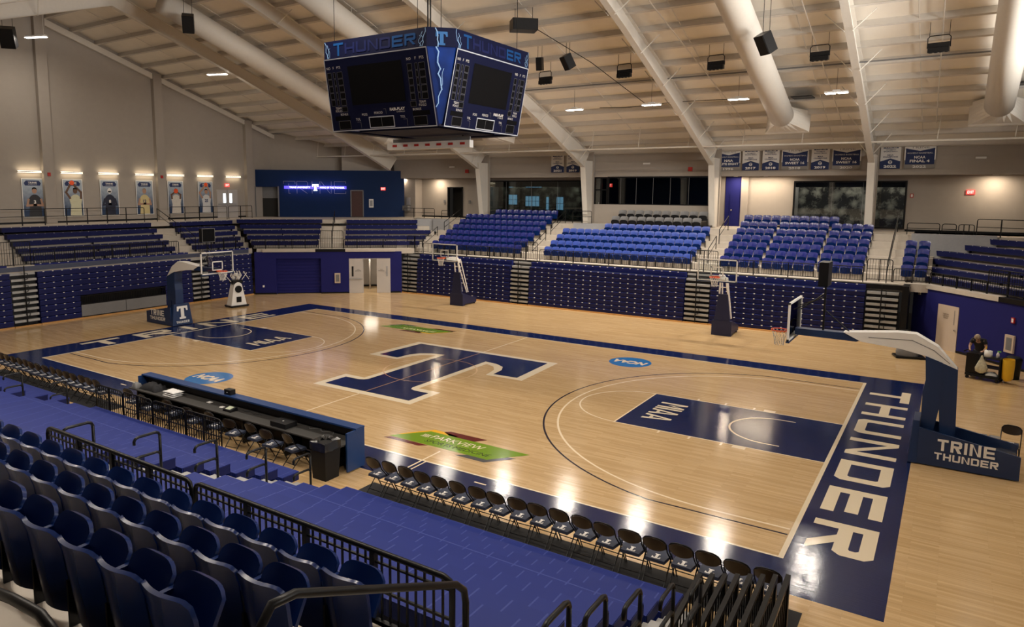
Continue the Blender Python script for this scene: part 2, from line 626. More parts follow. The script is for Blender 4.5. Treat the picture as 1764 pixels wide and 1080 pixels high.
def glyph(ch, w, h, t, ty):
    """one square letter as polygons that only meet at their edges"""
    def R(a, b_, c, d):
        return [(a, c), (b_, c), (b_, d), (a, d)]

    def band(o, i):
        return [[o[k], o[k + 1], i[k + 1], i[k]] for k in range(len(o) - 1)]
    c = min(t, ty) * .55
    ci = c * .35
    m0, m1 = h / 2 - ty / 2, h / 2 + ty / 2
    if ch == 'T':
        return [R(0, w, h - ty, h), R(w / 2 - t / 2, w / 2 + t / 2, 0, h - ty)]
    if ch == 'H':
        return [R(0, t, 0, h), R(w - t, w, 0, h), R(t, w - t, m0, m1)]
    if ch == 'I':
        return [R(0, w, 0, h)]
    if ch == 'E':
        return [R(0, t, 0, h), R(t, w, h - ty, h), R(t, w, 0, ty), R(t, w * .93, m0, m1)]
    if ch == 'N':
        return [R(0, t, 0, h), R(w - t, w, 0, h), [(t, h), (w - t, t * .9), (w - t, 0), (w - t * 1.05, 0), (t, h - t * .9)]]
    if ch == 'U':
        return band([(0, h), (0, c), (c, 0), (w - c, 0), (w, c), (w, h)], [(t, h), (t, ty + ci), (t + ci, ty), (w - t - ci, ty), (w - t, ty + ci), (w - t, h)])
    if ch == 'D':
        return [R(0, t, 0, h)] + band([(t, h), (w - c, h), (w, h - c), (w, c), (w - c, 0), (t, 0)], [(t, h - ty), (w - t - ci, h - ty), (w - t, h - ty - ci), (w - t, ty + ci), (w - t - ci, ty), (t, ty)])
    if ch == 'R':
        b0 = h * .40
        return [R(0, t, 0, h)] + band([(t, h), (w - c, h), (w, h - c), (w, b0 + c), (w - c, b0), (t, b0)], [(t, h - ty), (w - t - ci, h - ty), (w - t, h - ty - ci), (w - t, b0 + ty + ci * .5), (w - t - ci, b0 + ty), (t, b0 + ty)]) + \
            [[(w * .40, b0), (w * .40 + t * 1.25, b0), (w, 0), (w - t * 1.3, 0)]]
    if ch == 'M':
        return [R(0, t, 0, h), R(w - t, w, 0, h), [(t, h), (w / 2, h * .52), (w / 2, h * .52 - t * 1.2), (t, h - t * 1.2)], [(w - t, h), (w - t, h - t * 1.2), (w / 2, h * .52 - t * 1.2), (w / 2, h * .52)]]
    if ch == 'A':
        u = t * 1.05
        return [[(0, 0), (u, 0), (w / 2, h - u), (w / 2, h), (w / 2 - u * .45, h)], [(w, 0), (w / 2 + u * .45, h), (w / 2, h), (w / 2, h - u), (w - u, 0)], [(w * .27, h * .22), (w * .73, h * .22), (w * .66, h * .22 + ty * .8), (w * .34, h * .22 + ty * .8)]]
    return []


_TXT = {}


def text_mesh(body, bold=0.0, shear=0.0):
    k = (body, bold, shear)
    if k not in _TXT:
        c = bpy.data.curves.new('lettering', 'FONT')
        c.body = body
        c.size = 1.0
        c.resolution_u = 2
        c.offset = bold
        c.shear = shear
        c.fill_mode = 'FRONT'
        c.align_x = 'CENTER'
        o = bpy.data.objects.new('lettering', c)
        COL.objects.link(o)
        dg = bpy.context.evaluated_depsgraph_get()
        me = o.evaluated_get(dg).to_mesh()
        _TXT[k] = ([tuple(v.co) for v in me.vertices], [list(p.vertices) for p in me.polygons])
        o.evaluated_get(dg).to_mesh_clear()
        bpy.data.objects.remove(o)
        bpy.data.curves.remove(c)
    return _TXT[k]


# the school's slab letter, 7.28 tall about its middle
T_HALF = [(3.28, 3.56), (3.42, .88), (2.40, .84), (2.33, 1.55), (2.10, 2.0), (1.65, 2.28), (1.04, 2.38), (1.04, -2.40), (1.12, -2.58), (1.32, -2.66), (1.96, -2.66), (1.96, -3.73)]
T_POLY = [(x, y) for x, y in T_HALF] + [(-x, y) for x, y in T_HALF[::-1]]
T_WIDE = [(3.62, 3.82), (3.78, .62), (2.22, .58), (2.06, 1.42), (1.75, 1.85), (1.30, 2.05), (1.30, -2.36), (2.26, -2.36), (2.26, -4.04)]
T_WPOLY = [(x, y) for x, y in T_WIDE] + [(-x, y) for x, y in T_WIDE[::-1]]


def logo_t(face, mb, cx, cy, h, m, e=0.005, poly=None):
    k = h / 7.28
    face.poly(mb, [(cx + x * k, cy + (y + .08) * k) for x, y in (poly or T_POLY)], m, e)

# ------------------------------------------------------------------ the floor and its painted court
mb = MB()
G = Face((0, 0, 0), (1, 0, 0), (0, 1, 0))
mb.add([(-31, -24.5, 0), (27, -24.5, 0), (27, 27, 0), (-31, 27, 0)], [[0, 1, 2, 3]], MATS['maple_floor'])
L_, W_ = 14.325, 7.62
e1, e2, e3, e4 = 0.0015, 0.003, 0.0045, 0.006
OX, OY = 16.2, 8.75
NY = -8.93
for r in ((-OX, OX, W_, OY), (-OX, OX, NY, -W_), (-OX, -L_, -W_, W_), (L_, OX, -W_, W_)):
    G.rect(mb, *r, PAINT['navy'], e1)
wl = 0.06
for r in ((-L_, L_, W_, W_ + wl), (-L_, L_, -W_ - wl, -W_), (L_, L_ + 0.1, -W_ - wl, W_ + wl), (-L_ - 0.1, -L_, -W_ - wl, W_ + wl)):
    G.rect(mb, *r, PAINT['white'], e2)
for s in (1, -1):
    F = Face((0, 0, 0), (s, 0, 0), (0, s, 0))      # each end seen from its own side
    F.rect(mb, L_ - 5.84, L_, -1.83, 1.83, PAINT['navy'], e1)
    F.line(mb, [(L_, 1.85), (L_ - 5.84, 1.85), (L_ - 5.84, -1.85), (L_, -1.85)], 0.05, PAINT['line'], e2)
    F.ring(mb, L_ - 5.84, 0, 1.83, 0.05, PI / 2, 3 * PI / 2, PAINT['line'], e2)
    F.ring(mb, L_ - 1.6, 0, 1.24, 0.06, PI / 2, 3 * PI / 2, PAINT['line'], e2)
    for y in (1.24, -1.24):
        F.line(mb, [(L_ - 1.6, y), (L_ - 1.25, y)], 0.06, PAINT['line'], e2)
    for d in (2.6, 3.5, 4.4):
        for y in (1.97, -1.97):
            F.rect(mb, L_ - d - 0.03, L_ - d + 0.03, y - 0.1, y + 0.1, PAINT['line'], e2)
    for y in (1.97, -1.97):
        F.rect(mb, L_ - 2.3, L_ - 1.95, y - 0.1, y + 0.1, PAINT['line'], e2)
    for R, Y, c, t in ((6.75, 6.6, 'black', 0.055), (6.32, 6.32, 'line', 0.06)):
        hx = L_ - 1.6
        a = math.asin(min(1, Y / R))
        F.ring(mb, hx, 0, R, t, PI - a, PI + a, PAINT[c], e2, n=72)
        xa = hx - R * math.cos(a)
        for y in (Y, -Y):
            F.line(mb, [(xa, y), (L_ - 0.02, y)], t, PAINT[c], e2, ext=False)
    # conference letters by the free throw line, tops towards the end wall
    K = Face(F.p(9.0, 1.02), F.p(0, -1) - F.p(0, 0), F.p(1, 0) - F.p(0, 0))
    K.block(mb, 'MIAA', 0.0, 0.0, 0.56, 0.88, 0.06, 0.14, PAINT['white'], e3, ty=0.13)
    for yy in (0.0, 0.77):
        K.rect(mb, -0.1, 2.3, yy, yy + 0.08, PAINT['white'], e3) if False else None
    # end line word
    Wd = Face(F.p(14.66, 6.97 if s > 0 else 5.4), F.p(0, -1) - F.p(0, 0), F.p(1, 0) - F.p(0, 0))
    if s > 0:
        Wd.block(mb, 'THUNDER', 0, 0, 1.52, 1.21, 0.545, 0.30, PAINT['white'], e3, ty=0.27)
    else:
        Wd.block(mb, 'TRINE', 0, 0, 1.75, 1.21, 0.72, 0.36, PAINT['white'], e3, ty=0.27)
# centre line, circle and the big letter
G.line(mb, [(0, -W_), (0, W_)], 0.05, PAINT['line'], e1)
G.ring(mb, 0, 0, 1.83, 0.05, 0, 2 * PI, PAINT['line'], e1)
logo_t(G, mb, 0, -.08, 7.28, PAINT['white'], e2, T_WPOLY)
logo_t(G, mb, 0, -.08, 7.28, PAINT['navy'], e3)
G.line(mb, [(0, -3.7), (0, 3.5)], 0.03, PAINT['thin'], e4)
G.ring(mb, 0, 0, 1.83, 0.025, 0, 2 * PI, PAINT['thin'], e4)
for s in (1, -1):
    F = Face((0, 0, 0), (s, 0, 0), (0, s, 0))
    cx, cy = -5.98, -5.72
    F.disc(mb, cx, cy, 0.86, 0.86, PAINT['blue'], e2)
    F.text(mb, 'NCAA', cx, cy, 0.5, PAINT['white'], e3, w=1.4, bold=0.05, shear=0.2)
    # sponsor mark: green lozenge with coloured edges
    F.poly(mb, [(3.60, -6.87), (4.86, -6.87), (5.08, -6.70), (3.80, -6.70)], PAINT['maroon'], e2)
    F.poly(mb, [(3.78, -6.42), (4.45, -5.56), (4.78, -5.56), (5.36, -5.66), (5.2, -6.0)], PAINT['yellow'], e2)
    F.poly(mb, [(4.78, -5.56), (4.93, -5.43), (6.2, -5.43), (5.93, -5.78), (5.2, -5.8)], PAINT['maroon'], e2)
    F.poly(mb, [(6.08, -6.87), (7.02, -6.87), (7.60, -6.18), (6.9, -6.3)], PAINT['grey'], e2)
    F.poly(mb, [(3.66, -6.68), (6.98, -6.68), (7.76, -5.74), (4.44, -5.74)], PAINT['green'], e3)
    F.text(mb, 'PARKVIEW', 5.62, -6.06, 0.27, PAINT['line'], e4, w=1.75, shear=0.15)
    F.text(mb, 'SPORTS MEDICINE', 5.85, -6.42, 0.19, PAINT['ink'], e4, w=2.15, shear=0.15)
    for i in range(4):
        F.line(mb, [(4.42 + i * .06, -6.2), (4.50 + i * .06, -6.0)], 0.025, PAINT['line'], e4)
        F.line(mb, [(4.50 + i * .06, -6.2), (4.44 + i * .06, -6.0)], 0.018, PAINT['line'], e4)
# bench area marks by the near sideline
for s in (1, -1):
    G.line(mb, [(s * 5.62, -8.9), (s * 5.62, -6.9)], 0.05, PAINT['line'], e2)
    G.line(mb, [(s * 5.76, -8.9), (s * 5.76, -7.7)], 0.04, PAINT['line'], e2)
    G.line(mb, [(s * 7.54, -8.03), (s * 7.83, -8.03)], 0.05, PAINT['line'], e2)
fl = struct('floor', mb)

# ------------------------------------------------------------------ the shell: walls, roof, frames
CZ = 4.88          # lobby level
mb = MB()
X0, X1, YF, YN = -29.8, 26.0, 25.2, -25.2
mb.add([(X0, YN, 0), (X0, YF, 0), (X0, YF, ROOF(YF) + .3), (X0, 0, ROOF(0) + .3), (X0, YN, ROOF(YN) + .3)], [[0, 1, 2, 3, 4]], M_WALL)
for y in (-8.2, -.05, 7.4, 14.9):                                    # pilasters
    mb.box(X0, X0 + 0.32, y, y + 0.62, CZ, ROOF(y + .6) - .1, M_WALL)
mb.box(X0, X0 + 0.05, -25, 15.7, CZ, CZ + 0.1, M_BLK)
struct('wall_left', mb)
mb = MB()
mb.add([(X1, YN, 0), (X1, YF, 0), (X1, YF, ROOF(YF) + .3), (X1, 0, ROOF(0) + .3), (X1, YN, ROOF(YN) + .3)], [[4, 3, 2, 1, 0]], M_WALL)
struct('wall_right', mb)
mb = MB()
mb.add([(X0, YN, 0), (X1, YN, 0), (X1, YN, 9.6), (X0, YN, 9.6)], [[0, 1, 2, 3]], M_WALLN)
struct('wall_near', mb)
for i, y in enumerate(GABLE_FILL_Y):  # added unseen windows that go with the gable fill lights
    mb = MB()
    mb.box(X1 - .08, X1 - .02, y - 3.2, y + 3.2, 9.2, 11.8, M_DAY)
    for k in range(6):
        mb.box(X1 - .12, X1 - .08, y - 3.23 + k * 1.28, y - 3.17 + k * 1.28, 9.2, 11.8, M_BLK)
    struct('window_%d' % (i + 12), mb)  # added unseen gable window
# roof deck
mb = MB()
for s in (1, -1):
    mb.add([(X0, 0, ROOF(0)), (X1, 0, ROOF(0)), (X1, s * 25.3, ROOF(25.3)), (X0, s * 25.3, ROOF(25.3))], [[0, 1, 2, 3][::s]], M_ROOF)
    mb.add([(X0, 0, ROOF(0) + .3), (X1, 0, ROOF(0) + .3), (X1, s * 25.3, ROOF(25.3) + .3), (X0, s * 25.3, ROOF(25.3) + .3)], [[0, 1, 2, 3][::s]], M_ROOF)
struct('ceiling', mb)
# purlins along the building
SL = math.atan(1 / 3.0)
for s in (1, -1):
    base = None
    for k in range(16):
        y = 0.7 + k * 1.52
        if base is None:
            q = MB()
            q.box(X0 + .02, X1 - .02, -.035, .035, -.26, 0.0, M_PURLIN)
            q.box(X0 + .02, X1 - .02, -.035, .10, -.27, -.25, M_PURLIN)
            base = struct('ceiling_purlin', q, (0, s * y, ROOF(y)))
            base.rotation_euler.x = -SL * s
        else:
            o = base.copy()
            COL.objects.link(o)
            o.location = (0, s * y, ROOF(y))
# thin sag rods between the purlins: one per bay and slope
for s in (1, -1):
    for x in (-25.5, -17, -8.5, 0, 6.2, 10.8, 15, 19.5):
        q = MB()
        q.tube([(x, s * 1, ROOF(1) - .17), (x, s * 22.5, ROOF(22.5) - .17)], 0.018, M_STEEL, 5)
        struct('ceiling_sag_rod', q)

# steel frames: tapered rafters and columns
for x in (-21.25, -12.75, -4.25, 4.25, 12.75, 21.25):
    for s in (1, -1):
        q = MB()
        def ib(P, Q, wd=0.30):
            """I beam web between top line P and bottom line Q (y,z) with flanges"""
            n = len(P)
            for i in range(n - 1):
                q.hexa([(x - .012, s * P[i][0], P[i][1]), (x + .012, s * P[i][0], P[i][1]), (x + .012, s * P[i + 1][0], P[i + 1][1]), (x - .012, s * P[i + 1][0], P[i + 1][1])],
                       [(x - .012, s * Q[i][0], Q[i][1]), (x + .012, s * Q[i][0], Q[i][1]), (x + .012, s * Q[i + 1][0], Q[i + 1][1]), (x - .012, s * Q[i + 1][0], Q[i + 1][1])], M_STEEL)
                for R, d in ((P, .02), (Q, -.02)):
                    a, b_ = R[i], R[i + 1]
                    q.hexa([(x - wd / 2, s * a[0], a[1]), (x + wd / 2, s * a[0], a[1]), (x + wd / 2, s * b_[0], b_[1]), (x - wd / 2, s * b_[0], b_[1])],
                           [(x - wd / 2, s * a[0], a[1] + d), (x + wd / 2, s * a[0], a[1] + d), (x + wd / 2, s * b_[0], b_[1] + d), (x - wd / 2, s * b_[0], b_[1] + d)], M_STEEL)
        top = [(y, ROOF(y) - .27) for y in (0, 8, 16, 23.2)]
        bot = [(0, ROOF(0) - 1.0), (8, ROOF(8) - .95), (16, ROOF(16) - 1.15), (22.3, ROOF(22.3) - 1.55)]
        ib(top, bot)
        struct('ceiling_beam', q)
        if x == -21.25 and s > 0:
            continue
        q = MB()
        cz = CZ if s > 0 else 0.0
        zt = ROOF(22.6) - 1.0
        q.hexa([(x - .18, s * 22.85, cz), (x + .18, s * 22.85, cz), (x + .18, s * 23.4, cz), (x - .18, s * 23.4, cz)],
               [(x - .18, s * 22.15, zt), (x + .18, s * 22.15, zt), (x + .18, s * 23.4, zt), (x - .18, s * 23.4, zt)], M_STEEL)
        q.hexa([(x - .26, s * 23.38, cz), (x + .26, s * 23.38, cz), (x + .26, s * 23.58, cz), (x - .26, s * 23.58, cz)],
               [(x - .26, s * 23.38, zt + .6), (x + .26, s * 23.38, zt + .6), (x + .26, s * 23.58, zt + .6), (x - .26, s * 23.58, zt + .6)], M_WALL)
        struct('column', q)
        # flange braces down from the purlins
        for k, y in enumerate((3.74, 6.78, 9.82, 12.86, 15.9, 18.94, 21.4)):
            q = MB()
            d = 0.95 + (y / 22.0) * .45
            q.tube([(x + .9, s * (y + .3), ROOF(y + .3) - .25), (x + .14, s * y, ROOF(y) - d)], 0.022, M_STEEL, 5)
            q.tube([(x - .9, s * (y + .3), ROOF(y + .3) - .25), (x - .14, s * y, ROOF(y) - d)], 0.022, M_STEEL, 5)
            struct('ceiling_brace', q)
q = MB()                                                              # end rafter by the left wall
q.hexa([(X0 + .05, 0, ROOF(0) - .7), (X0 + .25, 0, ROOF(0) - .7), (X0 + .25, 23.5, ROOF(23.5) - .55), (X0 + .05, 23.5, ROOF(23.5) - .55)],
       [(X0 + .05, 0, ROOF(0) - .3), (X0 + .25, 0, ROOF(0) - .3), (X0 + .25, 23.5, ROOF(23.5) - .28), (X0 + .05, 23.5, ROOF(23.5) - .28)], M_STEEL)
struct('trim_1', q)

# far upper wall above the lobby, its underside, the lobby back wall
SOF = 8.0
mb = MB()
mb.box(-21.9, X1, 23.6, 23.75, SOF, ROOF(23.6), M_WALL)
mb.box(-21.9, X1, 23.75, YF, SOF, SOF + .12, M_WALL)
mb.box(-21.9, X1, 23.57, 23.6, 8.98, 9.02, M_WALL)
mb.box(-4.0, 3.9, 23.52, 23.7, CZ, 6.16, M_WALL)                       # half wall under the press windows
mb.box(-4.0, -3.2, 23.5, 23.72, CZ, 6.0, M_BLK) if False else None
struct('wall_far_upper', mb)
mb = MB()
YB = 25.0
DW = [(-17.43, -16.0, CZ, 7.28), (-13.85, -5.3, CZ, 7.78), (-4.1, 3.9, CZ, SOF), (8.5, 14.35, CZ + .15, 7.68)]
xs = -22.4
for x0, x1, z0, z1 in DW:
    mb.box(xs, x0, YB, YB + .15, CZ, SOF, M_WALL)
    mb.box(x0, x1, YB, YB + .15, z1, SOF, M_WALL)
    if z0 > CZ:
        mb.box(x0, x1, YB, YB + .15, CZ, z0, M_WALL)
    xs = x1
mb.box(xs, X1, YB, YB + .15, CZ, SOF, M_WALL)
mb.box(4.45, 5.42, YB - .05, YB + .02, CZ, SOF, M_WALLB)
mb.box(5.42, 5.85, YB - .12, YB + .02, CZ, SOF, M_WALL)
mb.box(-22.3, -20.1, YB - .9, YB + .02, CZ, SOF, M_WALL)
for a, b_ in ((-20.1, -17.45), (-15.95, -13.9), (5.9, 8.4), (14.4, X1)):
    mb.box(a, b_, YB - .03, YB, CZ, CZ + .12, M_BLK)
# near-black panel standing in for the gloom behind the doorway
mb.box(-17.6, -15.8, YB + .9, YB + 1.0, CZ, 7.5, M_RSHADE)
struct('wall_far', mb)
mb = MB()
mb.box(-14.2, -5.0, 27.4, 27.5, CZ, 8.0, M_MURAL)
mb.box(8.3, 14.6, 27.4, 27.5, CZ, 8.0, M_MURAL)
mb.box(-4.3, 4.1, 27.9, 28.0, CZ, 8.0, M_RSHADE)
for a, b_ in ((-14.2, -5.0), (-4.3, 4.1), (8.3, 14.6)):
    mb.box(a, b_, 25.15, 28, CZ - .1, CZ, M_GREY)
    mb.box(a, b_, 25.15, 28, 8.0, 8.1, M_GREYW)
    for x in (a, b_):
        mb.box(x - .05, x + .05, 25.15, 28, CZ, 8.0, M_RSHADE if a == -4.3 else M_GREYW)
    mb.box(a, b_, 25.15, 25.4, 7.35, 8.0, M_RSHADE) if a != -4.3 else None
struct('wall_lobby_rooms', mb)


def window(n, x0, x1, z0, z1, y, muls, g, fw=0.07):
    f = MB()
    f.box(x0 - fw, x1 + fw, y - .06, y + .06, z1 - .02, z1 + fw, M_BLK)
    f.box(x0 - fw, x1 + fw, y - .06, y + .06, z0 - fw, z0 + .02, M_BLK)
    f.box(x0 - fw, x0 + .02, y - .06, y + .06, z0, z1, M_BLK)
    f.box(x1 - .02, x1 + fw, y - .06, y + .06, z0, z1, M_BLK)
    o = struct('window_%d' % n, f)
    for x in muls:
        q = MB()
        q.box(x - .006, x + .006, y - .02, y + .02, z0, z1, M_GREYW)
        q.build('glazing_joint', o)
    q = MB()
    q.box(x0, x1, y - .012, y + .012, z0, z1, g)
    q.build('pane', o)
    return o


window(1, -13.8, -5.4, CZ + .05, 7.74, 24.95, (-11.9, -9.7, -7.5), M_GLASSD)
for k, (x0_, x1_, z0_, z1_) in enumerate(((-13.15, -12.35, 5.95, 6.75), (-11.6, -10.35, 5.85, 6.65), (-9.75, -9.5, 5.6, 6.6), (-8.85, -8.25, 5.6, 6.6), (-13.15, -12.75, 7.3, 7.72), (-11.6, -10.15, 7.3, 7.72))):
    q = MB()
    q.box(x0_, x1_, 27.36, 27.39, z0_, z1_, M_DAY)
    n_ = max(1, int((x1_ - x0_) / .28))
    for i in range(n_ + 1):
        x = x0_ + (x1_ - x0_) * i / n_
        q.box(x - .012, x + .012, 27.34, 27.36, z0_, z1_, M_BLK)
    for z in (z0_, (z0_ + z1_) / 2, z1_):
        q.box(x0_, x1_, 27.34, 27.36, z - .012, z + .012, M_BLK)
    struct('window_%d' % (k + 4), q)
window(2, -2.95, 3.74, 6.2, 7.95, 23.66, (-2.1, -1.0, .15, 1.3, 2.5), M_GLASSD)
window(3, 8.55, 14.3, CZ + .2, 7.64, 24.95, (10.6, 12.2), M_GLASS)
# glass door and sidelights beside the press windows
q = MB()
for x in (-4.0, -3.5, -3.05):
    q.box(x - .06, x + .06, 23.6, 23.72, CZ, 7.95, M_BLK)
for z in (CZ, 7.1, 7.9):
    q.box(-4.0, -3.05, 23.6, 23.72, z, z + .08, M_BLK)
d = struct('door_1', q)
q = MB(); q.box(-3.94, -3.12, 23.65, 23.67, CZ + .05, 7.9, M_GLASSD); q.build('pane', d)
q = MB(); q.tube([(-3.62, 23.55, 5.7), (-3.62, 23.55, 6.3)], .015, M_ALU); q.build('door_handle', d)
q = MB()
q.box(4.75, 5.35, YB - .1, YB - .05, CZ, 7.0, M_WALLB)
d = struct('door_2', q)
q = MB(); q.box(4.84, 4.92, YB - .16, YB - .1, 5.85, 5.95, M_CHROME); q.build('door_handle', d)
# dark doorway and its frame
q = MB()
for x in (-17.43, -16.0):
    q.box(x - .05, x + .05, YB - .04, YB + .16, CZ, 7.33, M_BLK)
q.box(-17.43, -16.0, YB - .04, YB + .16, 7.24, 7.33, M_BLK)
q.box(-17.4, -16.03, YB + 1.2, YB + 1.25, CZ, 6.35, M_BLK)
struct('trim_2', q)
# lobby floor slab and the raked seating deck (concrete)
mb = MB()
mb.box(-21, X1, 23.0, 28, CZ - .25, CZ, M_CONC)
for k in range(7):
    z = 2.75 + .35 * k
    y = 16.75 + .83 * k
    mb.box(-14.9, 14.95, y, 23.5, z - .36, z, M_CONC)
mb.box(-14.9, 14.95, 16.55, 16.78, 2.5, 2.72, M_BLK)
struct('floor_far_deck', mb)
mb = MB()
for k in range(8):
    z = 2.75 + .35 * k
    y = 16.75 + .85 * k
    mb.box(-16, 22, -25, -y, z - .36, z, M_CONC)
mb.box(-16, 22, -16.8, -16.7, 0, 2.75, M_BLK)
struct('floor_near_deck', mb)
mb = MB()
for k in range(5):
    z = 3.08 + .335 * k
    x = -22.55 - .82 * k
    mb.box(-28, x, -14, 9.3 + .34 * (k + 1), z - .36, z, M_CONC)
mb.box(X0, -26.65, -24, 17, CZ - .3, CZ - .02, M_CONC)
mb.box(-22.9, -22.5, -14, 9.3, 2.8, 3.03, M_SLATE)
struct('floor_left_deck', mb)

# ------------------------------------------------------------------ left corner, set at 41.7 degrees
A0 = (-14.8, 15.9, 0)
RA = math.atan2(.665, .747)
cA, sA = math.cos(RA), math.sin(RA)


def cor(x, y, z=0.0):
    return (A0[0] + x * cA - y * sA, A0[1] + x * sA + y * cA, z)


mb = MB()
GX0, GX1, DX0, DX1 = -8.35, -5.4, -3.52, -0.72
mb.box(-9.75, GX0, 0, .3, 0, 2.85, M_WALLB)
mb.box(GX0, GX1, 0, .3, 2.4, 2.85, M_WALLB)
mb.box(GX1, DX0, 0, .3, 0, 2.85, M_WALLB)
mb.box(DX0, DX1, 0, .3, 2.38, 2.85, M_WALLB)
mb.box(DX1, 0.05, 0, .3, 0, 2.85, M_WALLB)
mb.box(-9.2, -5.75, -.06, .4, 2.85, 3.04, M_CONC)
mb.box(-3.75, -.4, -.06, .4, 2.85, 3.04, M_CONC)
mb.box(-5.75, -3.75, -.03, .4, 2.85, 3.04, M_BLK)
for a, b_ in ((-9.75, GX0), (GX1, DX0), (DX1, 0)):
    mb.box(a, b_, -.015, 0, 0, .1, M_BLK)
struct('wall_corner', mb, A0, RA)
mb = MB()
mb.box(GX0, GX1, .25, .3, 0, 2.4, M_WALLB)
for k in range(11):
    mb.box(GX0, GX1, .225, .25, .02 + k * .218, .02 + k * .218 + .16, M_WALLB)
mb.box(GX0 + .05, GX1 - .05, .21, .25, 0, .06, M_BLK)
o = struct('door_3', mb, A0, RA)
mb = MB()                                                             # hallway behind the open doors
mb.box(DX0 - .6, DX1 + .6, 3.6, 3.7, 0, 2.6, M_WALL)
mb.box(DX0 - .7, DX0 - .6, .3, 3.7, 0, 2.6, M_WALL)
mb.box(DX1 + .6, DX1 + .7, .3, 3.7, 0, 2.6, M_WALL)
mb.box(DX0 - .7, DX1 + .7, .3, 3.7, 2.6, 2.7, M_WALL)
mb.box(-2.2, -2.1, 2.0, 3.6, 0, 2.6, M_WALL)
mb.box(DX0 - .6, DX1 + .6, 3.55, 3.6, 0, .12, M_BLK)
struct('wall_hallway', mb, A0, RA)
area('hallway_light', cor(-2.1, 1.6, 2.55), 1.2, .6, 55, (1, .9, .75), (0, 0, RA))


def leaf(n, x, wd, hinge_left, open_deg, vision, lab):
    """a hinged grey door leaf"""
    q = MB()
    s = 1 if hinge_left else -1
    q.box(min(0, s * wd), max(0, s * wd), -.025, .025, 0.01, 2.34, M_DOORG)
    o = struct('door_%d' % n, q, cor(x, .02), RA + math.radians(open_deg))
    q = MB()
    a, b_ = sorted((s * .18, s * .30))
    q.box(a, b_, -.035, .035, 1.15, 1.85, M_BLK if vision else M_GREYW)
    q.build('vision_panel', o)
    q = MB()
    a, b_ = sorted((s * .08, s * (wd - .06)))
    q.box(a, b_, -.08, -.03, .95, 1.02, M_ALU)
    if vision:
        q.build('push_bar', o)
    q = MB()
    F = Face((s * wd * .66, -.03, 1.62), (1, 0, 0), (0, 0, 1))
    for i, t in enumerate(('GYM', 'ENTRANCE')):
        F.text(q, t, 0, -.09 * i, .055, M_BLK, .004)
    q.build('door_lettering', o)
    return o


leaf(4, DX0, .93, True, 0, True, '')
leaf(5, DX1, .93, False, 0, False, '')
q = MB()
q.box(DX0 + .93, DX0 + .97, .1, .16, 0, 2.36, M_DOORG)
q.box(DX0, DX1, .0, .2, 2.34, 2.4, M_DOORG)
struct('trim_3', q, A0, RA)

# raked concrete deck and lobby of the left corner
mb = MB()
for k in range(5):
    z = 3.06 + .335 * k
    mb.box(-9.6 - .35 * k, 3.4 - .3 * k, .1 + .82 * k, 5, z - .36, z, M_CONC)
mb.box(-12.2, 1.2, 4.2, 10.2, CZ - .3, CZ - .03, M_CONC)
struct('floor_corner_deck', mb, A0, RA)
mb = MB()
mb.box(1.3, 3.2, 4.3, 4.4, 4.0, 4.93, M_GREYW)
struct('wall_half_corner', mb, A0, RA)
# deep blue feature wall with the sign
mb = MB()
mb.box(-11.5, -11.2, 10, 10.2, CZ - .1, 8.6, M_WALLN)
mb.box(-11.2, -9.4, 10, 10.2, 7.25, 8.6, M_WALLN)
mb.box(-9.4, -3.7, 10, 10.2, CZ - .1, 8.6, M_WALLN)
mb.box(-3.7, -2.72, 10, 10.2, 7.0, 8.6, M_WALLN)
mb.box(-2.72, .62, 10, 10.2, CZ - .1, 8.6, M_WALLN)
mb.box(-11.3, -9.3, 10.5, 10.6, CZ - .1, 6.35, M_RSHADE)  # dark panel in the opening, its shade put into the colour
mb.box(-11.3, -9.3, 10.5, 10.6, 6.35, 7.4, M_GREY)
mb.box(-11.62, -11.42, 9.8, 10.2, CZ - .1, 8.7, M_WHITE)
struct('wall_feature', mb, A0, RA)
mb = MB()                                                             # plain wall over the feature wall
mb.box(-12.4, 1.2, 11.2, 11.3, 8.2, 11.5, M_WALL)
mb.box(-4.4, -1.0, 10.3, 10.5, 8.55, 11.2, M_WALL)
struct('wall_corner_upper', mb, A0, RA)
q = MB()
q.box(-3.66, -2.76, 10.05, 10.1, CZ, 6.96, M_WOODD)
o = struct('door_6', q, A0, RA)
q = MB(); q.tube([(-2.86, 10.0, 5.92), (-2.98, 10.0, 5.92)], .018, M_CHROME); q.build('door_handle', o)
q = MB()
for x in (-3.7, -2.72):
    q.box(x - .04, x + .04, 9.97, 10.12, CZ, 7.02, M_GREY)
q.box(-3.7, -2.72, 9.97, 10.12, 6.96, 7.04, M_GREY)
q.box(-9.46, -9.36, 9.95, 10.1, CZ, 7.3, M_GREY)
q.box(-11.25, -11.15, 9.95, 10.1, CZ, 7.3, M_GREY)
struct('trim_4', q, A0, RA)

# ------------------------------------------------------------------ right corner, set the other way
B0 = (16.9, 16.05, 0)
RB = math.atan2(-.755, .656)
cB, sB = math.cos(RB), math.sin(RB)


def corr(x, y, z=0.0):
    return (B0[0] + x * cB - y * sB, B0[1] + x * sB + y * cB, z)


